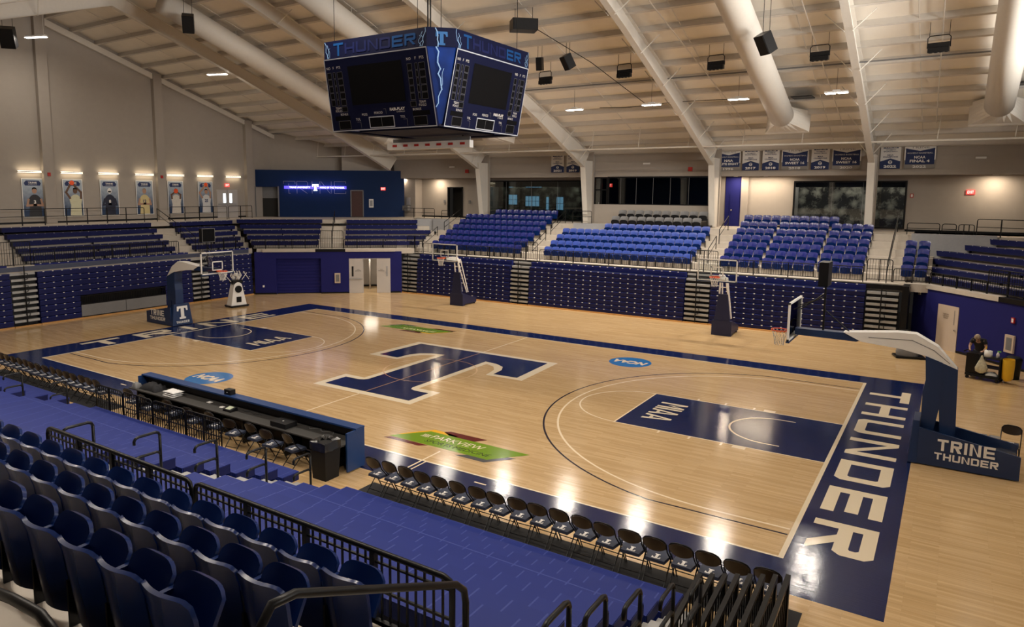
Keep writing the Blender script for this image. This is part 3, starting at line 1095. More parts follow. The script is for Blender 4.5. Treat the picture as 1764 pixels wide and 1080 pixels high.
mb = MB()
mb.box(-2.4, 9, 0, .3, 0, 2.6, M_WALLB)
mb.box(-2.3, 2.4, -.06, .4, 2.6, 2.8, M_CONC)
mb.box(2.4, 9, -.06, .4, 2.6, 2.8, M_BLK)
mb.box(-.7, 9, -.015, 0, 0, .1, M_BLK)
struct('wall_corner_right', mb, B0, RB)
for k in range(6):
    mb = MB()
    z = 2.72 + .335 * k
    mb.box(-3.4 - .5 * k, 9, .1 + .82 * k, .1 + .82 * k + 1.2, z - .36, z, M_CONC)
    struct('floor_bench_step', mb, B0, RB)
mb = MB()
mb.box(14.9, 18.5, 21.4, 21.6, 3.2, 4.95, M_GREYW)
struct('wall_half_height', mb)
mb = MB()
mb.box(14.9, 26, 21.6, 25, 4.6, 4.88, M_CONC)
struct('floor_lobby_end', mb)
mb = MB()
mb.box(14.93, 15.2, 16.1, 17.9, 0, 2.75, M_BLK)
struct('wall_bleacher_end', mb)
q = MB()
q.box(-.78, .40, -.03, .02, 0, 2.02, M_TAND)
o = struct('door_7', q, B0, RB)
q = MB()
F = Face((-.28, -.035, 1.62), (1, 0, 0), (0, 0, 1))
for i, t in enumerate(('VISITING', 'LOCKER', 'ROOM')):
    F.text(q, t, 0, -.085 * i, .06, M_BLK, .003)
q.build('door_lettering', o)
q = MB(); q.box(.18, .21, -.036, -.03, 1.2, 1.85, M_GREY); q.build('vision_panel', o)
q = MB(); q.tube([(.30, -.1, .98), (.30, -.03, .98)], .035, M_CHROME); q.build('door_handle', o)

# double doors in the left wall
q = MB()
q.box(X0 + .01, X0 + .06, 12.3, 14.15, CZ, 7.0, M_DOORG)
q.box(X0 + .05, X0 + .07, 13.21, 13.24, CZ, 7.0, M_GREY)
o = struct('door_8', q)
for y in (12.86, 13.42):
    q = MB(); q.box(X0 + .05, X0 + .08, y, y + .2, 6.0, 6.7, mat('bright_pane', (.8, .85, .9), .4, emit=(.75, .9, 1.0), es=3.0)); q.build('vision_pane', o)
q = MB(); q.box(X0 + .07, X0 + .12, 12.4, 14.05, 5.85, 5.95, M_ALU); q.build('push_bar', o)

# ------------------------------------------------------------------ closed bleacher banks
def bank(label, loc, rz, wd, z0, dz, top0, top1, group, rows=9, skip=None):
    """pulled-in bleacher: rows of bench fronts one over the other; local x along, y away from the court"""
    t = thing('bleacher_bank', label, 'bleachers', loc, rz, group)
    q = MB()
    q.box(0, wd, -.06, .02, 0, .07, M_WOODT)
    q.box(0.02, wd - .02, .06, .12, .02, z0, M_BLK)
    q.build('base_board', t)
    n = int(wd / .46)
    off = (wd - (n - 1) * .46) / 2
    for k in range(rows + 1):
        za, zb = z0 + dz * (k - 1) + .035, z0 + dz * k
        y = .012 * k
        if k == rows:
            za, zb, y = top0, top1, .34
        x0 = 0
        if skip and k in skip:
            x0 = None
        for a, b_ in ([(0, wd)] if not (skip and k in skip) else skip[k]):
            q = MB()
            q.hexa([(a, y + .03, za), (b_, y + .03, za), (b_, y + .5, za), (a, y + .5, za)],
                   [(a, y, zb), (b_, y, zb), (b_, y + .5, zb), (a, y + .5, zb)], M_BENCHF if k == rows else M_BENCH)
            q.box(a, b_, y - .012, y + .02, zb - .03, zb + .004, M_BENCHF)
            o = q.build('bench_row', t)
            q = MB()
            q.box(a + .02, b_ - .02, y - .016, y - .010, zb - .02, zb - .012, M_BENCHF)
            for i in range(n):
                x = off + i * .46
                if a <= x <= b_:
                    q.box(x - .038, x + .038, y - .022, y + .012, zb - .018, zb + .012, M_WHITE)  # lamp glints on the bench noses modelled as white dots
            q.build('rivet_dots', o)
    q = MB()
    q.box(0, wd, .35, 1.0, z0 + dz * (rows - 1) - .02, z0 + dz * (rows - 1) + .03, M_SLATE)
    q.build('deck_board', t)
    return t


def aisle(label, loc, rz, wd, z0, dz, group, rows=9, rail=True):
    t = thing('folded_aisle_steps', label, 'bleacher steps', loc, rz, group)
    for k in range(rows + 1):
        z = z0 + dz * k - .05
        q = MB()
        y = .03 + .012 * k + (.3 if k == rows else 0) + (.12 if k == rows - 1 else 0)
        q.box(.03, wd - .03, y, y + .5, z - .06, z + .055, M_DECK)
        q.build('step', t)
    q = MB()
    q.box(0, wd, .30, .36, 0, z0 + dz * (rows - 1), M_BLK)
    q.box(0, wd, -.05, .03, 0, .06, M_WOODT)
    q.build('back_board', t)
    if rail:
        q = MB()
        h = z0 + dz * rows
        q.tube([(wd * .48, -.02, .05), (wd * .48, -.02, h + .1)], .028, M_BLK)
        for k in range(4):
            z = .5 + k * dz * 2.1
            q.tube([(wd * .48, -.02, z + .35), (wd * .60, .0, z + .33), (wd * .62, .02, z + .2), (wd * .60, .0, z + .05), (wd * .48, -.02, z)], .018, M_BLK, 6)
        q.build('handrail', t)
    return t


GB = 'bleacher banks pulled in under the far seats'
Z0, DZ = .27, .264
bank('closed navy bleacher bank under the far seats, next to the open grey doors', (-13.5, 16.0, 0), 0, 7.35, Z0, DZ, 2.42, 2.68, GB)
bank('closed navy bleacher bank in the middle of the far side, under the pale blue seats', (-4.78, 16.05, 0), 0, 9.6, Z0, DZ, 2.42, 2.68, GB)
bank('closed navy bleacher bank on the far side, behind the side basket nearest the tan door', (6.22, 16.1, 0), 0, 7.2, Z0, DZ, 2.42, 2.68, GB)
GA = 'folded aisle steps of the far bleachers'
aisle('grey folded aisle steps beside the open double doors', (-14.92, 15.98, 0), 0, 1.40, Z0, DZ, GA)
aisle('grey folded aisle steps between the first and the middle far bleacher banks', (-6.13, 16.02, 0), 0, 1.33, Z0, DZ, GA)
aisle('grey folded aisle steps left of the far basket nearest the tan door', (4.84, 16.08, 0), 0, 1.36, Z0, DZ, GA)
aisle('grey folded aisle steps at the end by the tan door', (13.46, 16.12, 0), 0, 1.36, Z0, DZ, GA)
# left end: local x runs along world +y
ZL, DL = .34, .2975
RL = PI / 2
GL = 'bleacher banks pulled in at the end wall'
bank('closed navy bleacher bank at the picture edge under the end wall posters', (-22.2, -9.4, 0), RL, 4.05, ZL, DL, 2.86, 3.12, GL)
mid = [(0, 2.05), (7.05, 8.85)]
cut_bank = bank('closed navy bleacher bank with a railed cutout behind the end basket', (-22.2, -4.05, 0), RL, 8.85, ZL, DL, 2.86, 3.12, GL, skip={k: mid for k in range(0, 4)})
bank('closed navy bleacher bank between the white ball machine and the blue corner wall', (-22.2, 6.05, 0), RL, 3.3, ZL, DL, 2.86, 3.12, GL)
GA2 = 'folded aisle steps of the end wall bleachers'
aisle('grey folded aisle steps left of the end bleacher bank with the cutout', (-22.2, -5.32, 0), RL, 1.24, ZL, DL, GA2)
aisle('grey folded aisle steps behind the end basket backboard', (-22.2, 4.83, 0), RL, 1.2, ZL, DL, GA2)
# the cutout: grey kick panels, picket rail, dark recess
t = cut_bank
for k in range(2):
    q = MB(); q.box(2.05 + k * 2.5 + .01, 2.05 + k * 2.5 + 2.48, .0, .04, .12, .74, M_GREY); q.build('kick_panel', t)
q = MB()
q.box(2.05, 7.05, .0, .05, .74, .78, M_BLK); q.box(2.05, 7.05, .0, .05, 1.18, 1.22, M_BLK)
for i in range(50):
    q.box(2.10 + i * .1, 2.12 + i * .1, .015, .035, .78, 1.18, M_BLK)
q.build('bar_lattice', t)
q = MB(); q.box(2.05, 7.05, .5, .54, .1, 1.5, M_BLK); q.build('recess_back', t)

# ------------------------------------------------------------------ railings
def railing(label, p0, p1, zb, zt, posts, style, group=None, r=.022, step=.115, cat='railing', balus=False):
    a, b_ = V((p0[0], p0[1], 0)), V((p1[0], p1[1], 0))
    L = (b_ - a).length
    rz = math.atan2(b_.y - a.y, b_.x - a.x)
    t = thing('guard_railing', label, cat, (p0[0], p0[1], zb), rz, group)
    h = zt - zb
    c = min(.09, h * .2)
    q = MB()
    q.tube([(0, 0, 0), (0, 0, h - c), (c * .3, 0, h - c * .3), (c, 0, h), (L - c, 0, h), (L - c * .3, 0, h - c * .3), (L, 0, h - c), (L, 0, 0)], r, M_BLK, 6)
    q.build('top_rail', t, True)
    for i in range(1, posts + 1):
        x = L * i / (posts + 1)
        q = MB()
        q.box(x - r, x + r, -r, r, 0, h - .005, M_BLK)
        q.build('post', t)
    if style == 'pickets':
        q = MB()
        q.box(0, L, -.012, .012, .08, .11, M_BLK)
        if h > .85:
            q.box(0, L, -.012, .012, h * .55, h * .55 + .025, M_BLK)
        n = int(L / step)
        if balus:
            q.box(0, L, -.012, .012, h - .12, h - .10, M_BLK)
            q.build('bottom_rail', t)
            bb = None
            for i in range(1, n):
                if bb is None:
                    m_ = MB(); m_.box(-.0095, .0095, -.0095, .0095, .09, h - .01, M_BLK)
                    bb = m_.build('baluster', t, False, (i * L / n, 0, 0))
                else:
                    e = bb.copy(); COL.objects.link(e); e.location = (i * L / n, 0, 0)
        else:
            for i in range(1, n):
                x = i * L / n
                q.box(x - .008, x + .008, -.008, .008, .09, h - .01, M_BLK)
            q.build('bar_lattice', t)
    elif style == 'open':
        q = MB()
        q.tube([(0, 0, h * .55), (L, 0, h * .55)], r * .8, M_BLK, 6)
        q.build('mid_rail', t)
    return t


GR = 'low picket railings in front of the far seats'
railing('low black picket railing before the far seats next to the doors', (-13.4, 16.62), (-6.2, 16.62), 2.76, 3.46, 3, 'pickets', GR)
railing('low black picket railing before the pale blue seats', (-4.35, 16.65), (4.75, 16.65), 2.76, 3.46, 3, 'pickets', GR)
railing('low black picket railing before the seats above the far basket', (6.55, 16.68), (13.25, 16.68), 2.76, 3.5, 3, 'pickets', GR)
GG = 'gates across the far upper aisles'
railing('black barred gate across the aisle left of the pale blue seats', (-6.1, 16.6), (-4.5, 16.6), 2.76, 3.88, 1, 'pickets', GG, cat='gate')
railing('black barred gate across the aisle right of the pale blue seats', (4.95, 16.64), (6.4, 16.64), 2.76, 3.9, 1, 'pickets', GG, cat='gate')
railing('black barred gate across the aisle beside the pair of end seats', (13.4, 16.64), (14.45, 16.64), 2.85, 3.9, 1, 'pickets', GG, cat='gate')
railing('black barred gate in the aisle end by the corner benches', (-14.8, 16.62), (-13.5, 16.62), 2.76, 3.9, 1, 'pickets', GG, cat='gate')
railing('short black rail before the four pairs of end seats', (14.5, 16.64), (16.0, 17.2), 2.85, 3.5, 1, 'pickets')
GP = 'picket railings round the upper benches'
railing('black picket railing in front of the upper benches on the end wall', (-22.58, -4.05), (-22.58, 4.2), 3.04, 3.86, 7, 'pickets', GP)
railing('black picket railing before the short upper benches by the corner', (-22.58, 5.6), (-22.58, 9.25), 3.04, 3.86, 3, 'pickets', GP)
railing('tall black picket gate at the picture edge before the end benches', (-22.58, -6.6), (-22.58, -4.2), 3.04, 4.3, 2, 'pickets', GP)
railing('black picket railing over the blue roll door of the corner', cor(-9.9, .2), cor(-5.55, .2), 3.04, 3.70, 4, 'pickets', GP)
railing('black picket railing over the open grey doors of the corner', cor(-3.85, .2), cor(-.3, .2), 3.04, 3.70, 3, 'pickets', GP)
railing('tall black barred gate at the foot of the corner stairs', cor(-5.4, .25), cor(-3.9, .25), 3.04, 4.28, 1, 'pickets', GP)
railing('black picket railing over the tan door in the blue corner', corr(-1.7, .2), corr(1.5, .2), 2.8, 3.34, 3, 'pickets', GP)
railing('taller black picket railing above the cleaning cart corner', corr(1.55, .2), corr(6.5, .2), 2.8, 3.86, 4, 'pickets', GP)
GO = 'open railings along the lobby edge'
railing('open black railing in front of the framed posters', (-26.9, -5.0), (-26.9, 4.7), CZ, 5.82, 7, 'open', GO)
railing('open black railing below the last poster and the double doors', (-26.9, 6.5), (-26.9, 11.0), CZ, 5.82, 3, 'open', GO)
railing('open black railing between the double doors and the blue feature wall', (-26.9, 11.15), (-27.4, 13.6), CZ, 5.82, 1, 'open', GO)
railing('open black railing by the drinking fountain niche', (-20.4, 23.0), (-17.3, 23.0), CZ, 5.62, 2, 'open', GO)
railing('short open black railing beside the dark lobby doorway', (-16.6, 23.0), (-15.9, 23.0), CZ, 5.5, 0, 'open', GO)
railing('open black railing under the striped trophy window', (14.68, 21.5), (16.1, 21.5), CZ, 5.48, 0, 'open', GO)
railing('short open black railing on the grey half wall', (16.2, 21.5), (16.8, 21.5), CZ, 5.47, 0, 'open', GO)
railing('short black railing with three uprights on the grey half wall', (16.9, 21.5), (17.55, 21.5), CZ, 5.46, 2, 'none', GO)
railing('higher open black railing above the corner benches by the exit sign', (17.65, 21.5), (21.5, 20.2), CZ, 5.75, 3, 'open', GO)
railing('short open black railing at the head of the stairs by the glass door', (-5.0, 22.4), (-3.6, 22.4), CZ, 5.7, 1, 'open', GO)


def stair_rail(label, pts, group='handrails on the far upper stairs', drop=.85):
    t = thing('stair_handrail', label, 'handrail', (0, 0, 0), 0, group)
    q = MB(); q.tube(pts, .024, M_BLK, 6); q.build('rail', t, True)
    q = MB(); q.tube([(p[0], p[1], p[2] - .38) for p in pts], .018, M_BLK, 6); q.build('lower_rail', t, True)
    for p in (pts[0], pts[-1]):
        q = MB(); q.tube([p, (p[0], p[1], p[2] - drop)], .024, M_BLK, 6); q.build('post', t)
    return t


stair_rail('black stair handrail at the start of the seats next to the corner benches', [(-14.2, 17.6, 3.62), (-14.2, 19.3, 4.45)])
stair_rail('black upper stair handrail under the beige lobby wall', [(-14.2, 20.1, 4.75), (-14.2, 22.2, 5.65)])
stair_rail('black lower stair handrail left of the pale blue seats', [(-5.5, 17.75, 3.62), (-5.5, 19.5, 4.4)])
stair_rail('black upper stair handrail left of the pale blue seats', [(-5.5, 20.2, 4.75), (-5.5, 22.3, 5.7)])
stair_rail('black lower stair handrail right of the pale blue seats', [(5.55, 17.8, 3.9), (5.55, 19.3, 4.55)])
stair_rail('black upper stair handrail near the tall blue wall strip', [(5.55, 19.9, 4.9), (5.55, 21.7, 5.62)])
stair_rail('black stair handrail under the trophy window', [(14.2, 17.0, 3.6), (14.2, 20.0, 4.9), (14.2, 22.5, 5.8)])
stair_rail('black stair handrail among the end wall benches, under the posters', [(-26.6, 5.4, 5.75), (-24.6, 5.4, 4.9)], 'handrails on the end wall stairs')
stair_rail('black stair handrail near the end basket shot clock', [(-24.4, 5.6, 4.75), (-22.9, 5.6, 4.05)], 'handrails on the end wall stairs')
stair_rail('black stair handrail in the middle of the corner stairs', [cor(-4.65, .5, 4.2), cor(-4.65, 3.8, 5.5)], 'handrails on the end wall stairs')
# pale walls closing the seating blocks
q = MB()
q.box(-15.6, -14.2, 20.6, 20.75, 4.0, CZ + .05, M_GREYW)
q.box(-4.4, -1.95, 21.3, 21.45, 4.2, CZ + .05, M_GREYW)
struct('wall_seat_end', q)

# ------------------------------------------------------------------ bench rows of the upper end and corners
def benches(label_of, rows, group):
    for k, (p0, p1, z) in enumerate(rows):
        a, b_ = V((p0[0], p0[1], 0)), V((p1[0], p1[1], 0))
        L = (b_ - a).length
        t = thing('upper_bench', label_of(ORD[k]), 'bench', (p0[0], p0[1], z), math.atan2(b_.y - a.y, b_.x - a.x), group)
        q = MB()
        q.hexa([(0, .03, -.26), (L, .03, -.26), (L, .38, -.26), (0, .38, -.26)], [(0, 0, 0), (L, 0, 0), (L, .38, 0), (0, .38, 0)], M_BENCH)
        q.build('seat', t)
        n = max(2, int(L / .46))
        q = MB()
        for i in range(1, n):
            q.box(i * L / n - .02, i * L / n + .02, -.006, .02, -.012, .008, M_WHITE)  # glints along the bench edge, put in as white dots
        q.build('rivet_dots', t)
        for x in (.15, L / 2, L - .15):
            q = MB()
            q.box(x - .03, x + .03, .15, .25, -.4, -.25, M_BLK)
            q.build('bracket', t)


benches(lambda o: 'long navy bench under the posters, %s row up from the picket railing' % o,
        [((-23.0 - .82 * k, -4.3 + .1 * k), (-23.0 - .82 * k, 4.25 + .13 * k), 3.50 + .335 * k) for k in range(5)], 'long benches on the end wall')
benches(lambda o: 'short navy bench by the double doors, %s row up' % o,
        [((-23.0 - .82 * k, 5.65 + .16 * k), (-23.0 - .82 * k, 9.3 + .42 * k), 3.48 + .335 * k) for k in range(5)], 'short benches on the end wall')
benches(lambda o: 'navy bench over the blue roll door, %s row up' % o,
        [(cor(-10.0 - .38 * k, .4 + .82 * k), cor(-5.55, .4 + .82 * k), 3.55 + .335 * k) for k in range(5)], 'benches left of the corner stairs')
benches(lambda o: 'navy bench over the open grey doors, %s row up' % o,
        [(cor(-3.8, .4 + .82 * k), cor((1.3, 1.8, 2.2, 1.3, 1.35)[k], .4 + .82 * k), 3.52 + .335 * k) for k in range(5)], 'benches right of the corner stairs')
benches(lambda o: 'navy bench above the tan door corner, %s row up' % o,
        [(corr((-2.4, -3.1, -3.9, -4.66, -3.75, -3.97)[k], .4 + .82 * k), corr((3.1, 5, 6, 7, 8, 8)[k], .4 + .82 * k), 3.1 + .338 * k) for k in range(6)], 'benches in the tan door corner')
benches(lambda o: 'navy bench cut by the picture edge under the first poster, %s row up' % o,
        [((-23.0 - .82 * k, -9.5), (-23.0 - .82 * k, -6.3), 3.50 + .335 * k) for k in range(4)], 'benches at the picture edge')


# ------------------------------------------------------------------ tip-up seats
def seat_parts(t, wd, m_back, m_pan, tilt, arm=True, n=9, h0=.36, h1=.84, D=.42, zh=.44):
    """tip-up seat facing local -y, origin on the floor below the backrest"""
    hw = wd / 2 * .97
    R = 7
    fr, bk = [], []
    for i in range(R):
        g = i / (R - 1)
        fa, ba = [], []
        for j in range(n):
            u = -1 + 2 * j / (n - 1)
            top = h1 - .055 * abs(u) ** 7
            z = h0 + (top - h0) * g
            w_ = hw * (.93 + .07 * g)
            y = .075 * (1 - u * u) + .10 * g - .03 + (.018 if g > .9 else 0)
            fa.append((u * w_, y - .035, z))
            ba.append((u * w_, y, z - (.0 if g < .99 else .008)))
        fr.append(fa)
        bk.append(ba)
    q = MB().slab(fr, bk, m_back)
    b_ = q.build('backrest', t, True)
    smooth_by_angle(b_, 50)
    # seat pan hinged low, folded up by tilt
    ct, st = math.cos(math.radians(tilt)), math.sin(math.radians(tilt))
    up, lo = [], []
    for i in range(R):
        g = i / (R - 1)
        ua, la = [], []
        for j in range(n):
            u = -1 + 2 * j / (n - 1)
            f = D * g * (1 - .22 * abs(u) ** 4 * g)
            w_ = hw * .97 * (1 - .04 * g)
            dip = -.035 * (1 - u * u) * (1 - g) + .02 * g * (1 - u * u)
            thick = .035 + .025 * (1 - u * u)
            ua.append((u * w_, -.03 - (f * ct - dip * st), .0 + zh + f * st + dip * ct))
            la.append((u * w_, -.03 - (f * ct + (thick - dip) * st) , .0 + zh + f * st + (dip - thick) * ct))
        up.append(ua)
        lo.append(la)
    p_ = MB().slab(up, lo, m_pan).build('seat_pan', t, True)
    smooth_by_angle(p_, 55)
    q = MB()
    x = wd / 2 - .012
    q.box(x - .012, x + .012, -.06, .04, .0, .40, M_BLK)
    if arm:
        q.hexa([(x - .012, -.12, .40), (x + .012, -.12, .40), (x + .012, .02, .40), (x - .012, .02, .40)], [(x - .012, -.18, .61), (x + .012, -.18, .61), (x + .012, .04, .61), (x - .012, .04, .61)], M_BLK)
    q.build('bracket', t)
    if arm:
        q = MB()
        q.box(x - .022, x + .022, -.26, .04, .60, .635, m_back)
        q.build('armrest', t)


def seat_block(proto, spots, label_of, group):
    """spots: rows of x positions -> copies"""
    for r_, (y, z, xs) in enumerate(spots):
        for i, x in enumerate(xs):
            dup(proto, (x, y, z), None, label_of(ORD[r_], ORD[i]), group)


def hide_proto(o):
    for c in [c for c in bpy.data.objects if c.parent == o]:
        for g in [g for g in bpy.data.objects if g.parent == c]:
            bpy.data.objects.remove(g)
        bpy.data.objects.remove(c)
    KIDS.pop(o.name, None)
    bpy.data.objects.remove(o)


def proto_seat(m_back, m_pan, wd=.51, tilt=74, arm=False, n=7):
    t = thing('stadium_seat', 'x', 'stadium seat')
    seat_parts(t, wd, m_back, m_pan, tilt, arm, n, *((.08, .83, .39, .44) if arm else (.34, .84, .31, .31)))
    return t


RY = lambda k: 17.55 + .825 * k
RZ = lambda k: 2.75 + .35 * k
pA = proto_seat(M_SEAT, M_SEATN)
rows = [(RY(k), RZ(k), [-13.1 + .512 * i for i in range(14)]) for k in range(6)]
rows.append((RY(6), RZ(6), [-11.05 + .512 * i for i in range(10)]))
seat_block(pA, rows, lambda r_, i: 'navy seat, %s from the corner stairs in the %s row next to the grey doors' % (i, r_), 'navy seats left of the pale blue block')
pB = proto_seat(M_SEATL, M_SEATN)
rows = [(RY(k), RZ(k), [-4.28 + .516 * i for i in range(18)]) for k in range(4)]
rows.append((RY(4), RZ(4), [-1.70 + .516 * i for i in range(13)]))
seat_block(pB, rows, lambda r_, i: 'pale blue seat in the middle block, %s along the %s row' % (i, r_), 'pale blue seats')
pG = proto_seat(M_SEATG, M_RUB, .56)
rows = [(21.75, 4.6, [-1.6 + .585 * i for i in range(10)]), (22.55, 4.98, [-1.45 + .585 * i for i in range(10)])]
q = MB(); q.box(-1.95, 4.3, 21.3, 22.2, 4.3, 4.6, M_BLK); q.box(-1.8, 4.3, 22.2, 23.4, 4.6, 4.98, M_BLK); struct('floor_press_riser', q)
seat_block(pG, rows, lambda r_, i: 'grey seat under the press windows, %s from the glass door in the %s row' % (i, r_), 'grey press seats')
xsC = [6.50 + .512 * i for i in range(4)] + [8.67 + .512 * i for i in range(5)] + [11.35 + .512 * i for i in range(4)]
rows = [(RY(k) + .05, RZ(k), xsC) for k in range(6)] + [(RY(6) + .05, RZ(6), [6.50 + .512 * i for i in range(10)])]
seat_block(pA, rows, lambda r_, i: 'navy seat above the side basket, %s along the %s row' % (i, r_), 'navy seats right of the pale blue block')
rows = [(17.65 + .82 * k, 2.78 + .345 * k, [14.98, 15.55]) for k in range(4)]
q = MB()
for k in range(4):
    q.box(14.65, 15.95, 17.2 + .82 * k, 21.4, 2.4 + .345 * k, 2.78 + .345 * k, M_CONC)
struct('floor_end_seats', q)
seat_block(pA, rows, lambda r_, i: 'navy end seat by the grey half wall, %s of the pair in the %s row' % (i, r_), 'pairs of end seats')
# near seats, seen from behind
pN = proto_seat(M_SEATN, M_SEATN, .57, 60, True, 13)
pN.name = 'stadium_seat'
for r_, (y, z, x0, n) in enumerate([(-17.28, 2.75, 4.95, 14), (-18.13, 3.10, 6.62, 11), (-18.98, 3.45, 9.0, 7)]):
    for i in range(n):
        dup(pN, (x0 + .572 * i, y, z), PI, 'glossy dark navy seat seen from behind, %s of the %s row up from the railing' % (ORD[i], ORD[r_]), 'near seats behind the railing')
for p_ in (pA, pB, pG, pN):
    hide_proto(p_)

# ------------------------------------------------------------------ pulled-out bleachers on the near side
NY0, NP, NZ0, NDZ = -10.72, .62, .45, .264


def near_bank(label, x0, x1, group, k0=0):
    t = thing('bleacher_bank', label, 'bleachers', (x0, NY0, 0), 0, group)
    L = x1 - x0
    for k in range(k0, 9):
        y, z = -NP * k, NZ0 + NDZ * k
        q = MB()
        q.hexa([(0, y - .50, z - .20), (L, y - .50, z - .20), (L, y - .03, z - .20), (0, y - .03, z - .20)],
               [(0, y - .50, z), (L, y - .50, z), (L, y, z), (0, y, z)], MATS['bench_blue_top'])
        o = q.build('bench_row', t)
        o['label'] = 'moulded blue bench top'
        q = MB()
        q.box(-.012, 0, y - .48, y - .02, z - .19, z - .01, M_BENCH)
        q.build('end_cap', o)
        q = MB()
        q.box(L, L + .012, y - .48, y - .02, z - .19, z - .01, M_BENCH)
        q.build('end_cap', o)
        q = MB()
        q.box(.02, L - .02, y - .9, y - .12, z - .36, z - .32, M_DECK)
        q.box(.02, L - .02, y - .14, y - .12, max(.02, z - .55), z - .32, M_BLK)
        q.build('deck_board', t)
    return t


GN = 'blue bleacher banks pulled out on the near side'
near_bank('big bank of moulded blue benches in front of the near seats', 5.92, 13.45, GN)
near_bank('bank of blue benches behind the barrier and the scorers table', -4.45, 4.40, GN)
near_bank('bank of blue benches behind the far row of folding chairs', -13.6, -6.0, GN)


def near_aisle(label, x0, x1):
    t = thing('bleacher_steps', label, 'bleacher steps', (x0, NY0, 0), 0, 'grey steps between the near bleacher banks')
    L = x1 - x0
    for k in range(9):
        for h in (0, 1):
            z = NZ0 + NDZ * k - .25 + h * .132
            y = -NP * k - .12 - h * .31
            q = MB()
            q.box(.03, L - .03, y - .33, y, z, z + .045, M_DECK)
            q.box(.03, L - .03, y - .02, y, z - .10, z, M_BLK)
            q.build('step', t)
    return t


near_aisle('grey bleacher steps behind the black bin end of the scorers table', 4.42, 5.90)
near_aisle('grey bleacher steps beside the standing stack of rail panels', 13.47, 13.74)
near_aisle('grey bleacher steps behind the gap in the folding chairs', -5.98, -4.47)


def aisle_rail(label, x, y, z, n=2, h=.80, yaw=PI):
    """post with two curled grab loops, standing in the aisle"""
    t = thing('aisle_handrail', label, 'handrail', (x, y, z), yaw, 'curled aisle handrails on the near bleachers')
    q = MB()
    q.tube([(0, 0, 0), (0, 0, h - .06)], .026, M_BLK, 8)
    q.build('post', t, True)
    for i in range(n):
        zz = h - i * .36
        q = MB()
        q.tube([(0, 0, zz - .07), (0, .025, zz - .02), (0, .08, zz), (0, .40, zz), (0, .45, zz - .02), (0, .475, zz - .06), (0, .475, zz - .12)], .026, M_BLK, 8)
        q.build('grab_loop', t, True)
    return t


zs = lambda y: NZ0 + NDZ * ((NY0 - y) / NP) - .22
for x, ys, where in ((5.25, (-11.15, -12.35, -13.5, -14.65, -15.8), 'behind the scorers table bin'),
                     (-5.25, (-11.15, -12.35, -13.5), 'behind the gap in the folding chairs'),
                     (14.15, (-12.3, -13.5, -14.65, -15.6, -16.4), 'beside the stacked rail panels')):
    for i, y in enumerate(ys):
        aisle_rail('black curled handrail %s, %s up from the floor' % (where, ORD[i]), x, y, zs(y))

# railing in front of the near seats: two panels with square bars
GNR = 'heavy barred railing in front of the near seats'
railing('heavy black barred railing panel by the steps, before the near navy seats', (5.72, -16.7), (9.22, -16.7), 2.53, 3.44, 3, 'pickets', GNR, .03, .105, balus=True)
railing('heavy black barred railing panel nearest the curved stair rail', (9.30, -16.7), (13.12, -16.7), 2.53, 3.44, 3, 'pickets', GNR, .03, .105, balus=True)
t = thing('stair_handrail', 'thick black curved stair handrail at the end of the near seat rows', 'handrail', (0, 0, 0))
q = MB()
q.tube([(13.2, -18.95, 3.85), (13.2, -18.92, 4.15), (13.2, -18.8, 4.29), (13.2, -18.6, 4.27), (13.2, -16.75, 3.44), (13.2, -16.63, 3.33), (13.2, -16.6, 3.2), (13.2, -16.6, 2.1)], .034, M_BLK, 10)
q.build('rail', t, True)
q = MB(); q.tube([(13.2, -18.95, 3.9), (13.2, -18.95, 3.1)], .034, M_BLK, 10); q.build('post', t, True)
t = thing('stair_handrail', 'black curved handrail cut off by the bottom corner, behind the near seats', 'handrail', (0, 0, 0))
q = MB()
q.tube([(11.15, -19.75, 4.25), (11.9, -19.75, 4.36), (12.25, -19.75, 4.38), (12.42, -19.75, 4.32), (12.48, -19.75, 4.1), (12.48, -19.75, 3.5)], .034, M_BLK, 10)
q.build('rail', t, True)
q = MB(); q.box(11.12, 11.2, -19.85, -19.65, 3.5, 4.34, M_BLK); q.build('post', t)

# barrier on the floor before the near benches
GB2 = 'barrier panels between the near benches and the scorers table'
px = [-4.75, -3.25, -1.75, -.2, 1.35]
for i in range(4):
    railing('black picket barrier panel on the floor, %s from the folding chairs with the mat' % ORD[i], (px[i] + .03, -10.55), (px[i + 1] - .03, -10.55), 0.0, 1.06, 1, 'pickets', GB2, .022, .105, cat='barrier', balus=True)


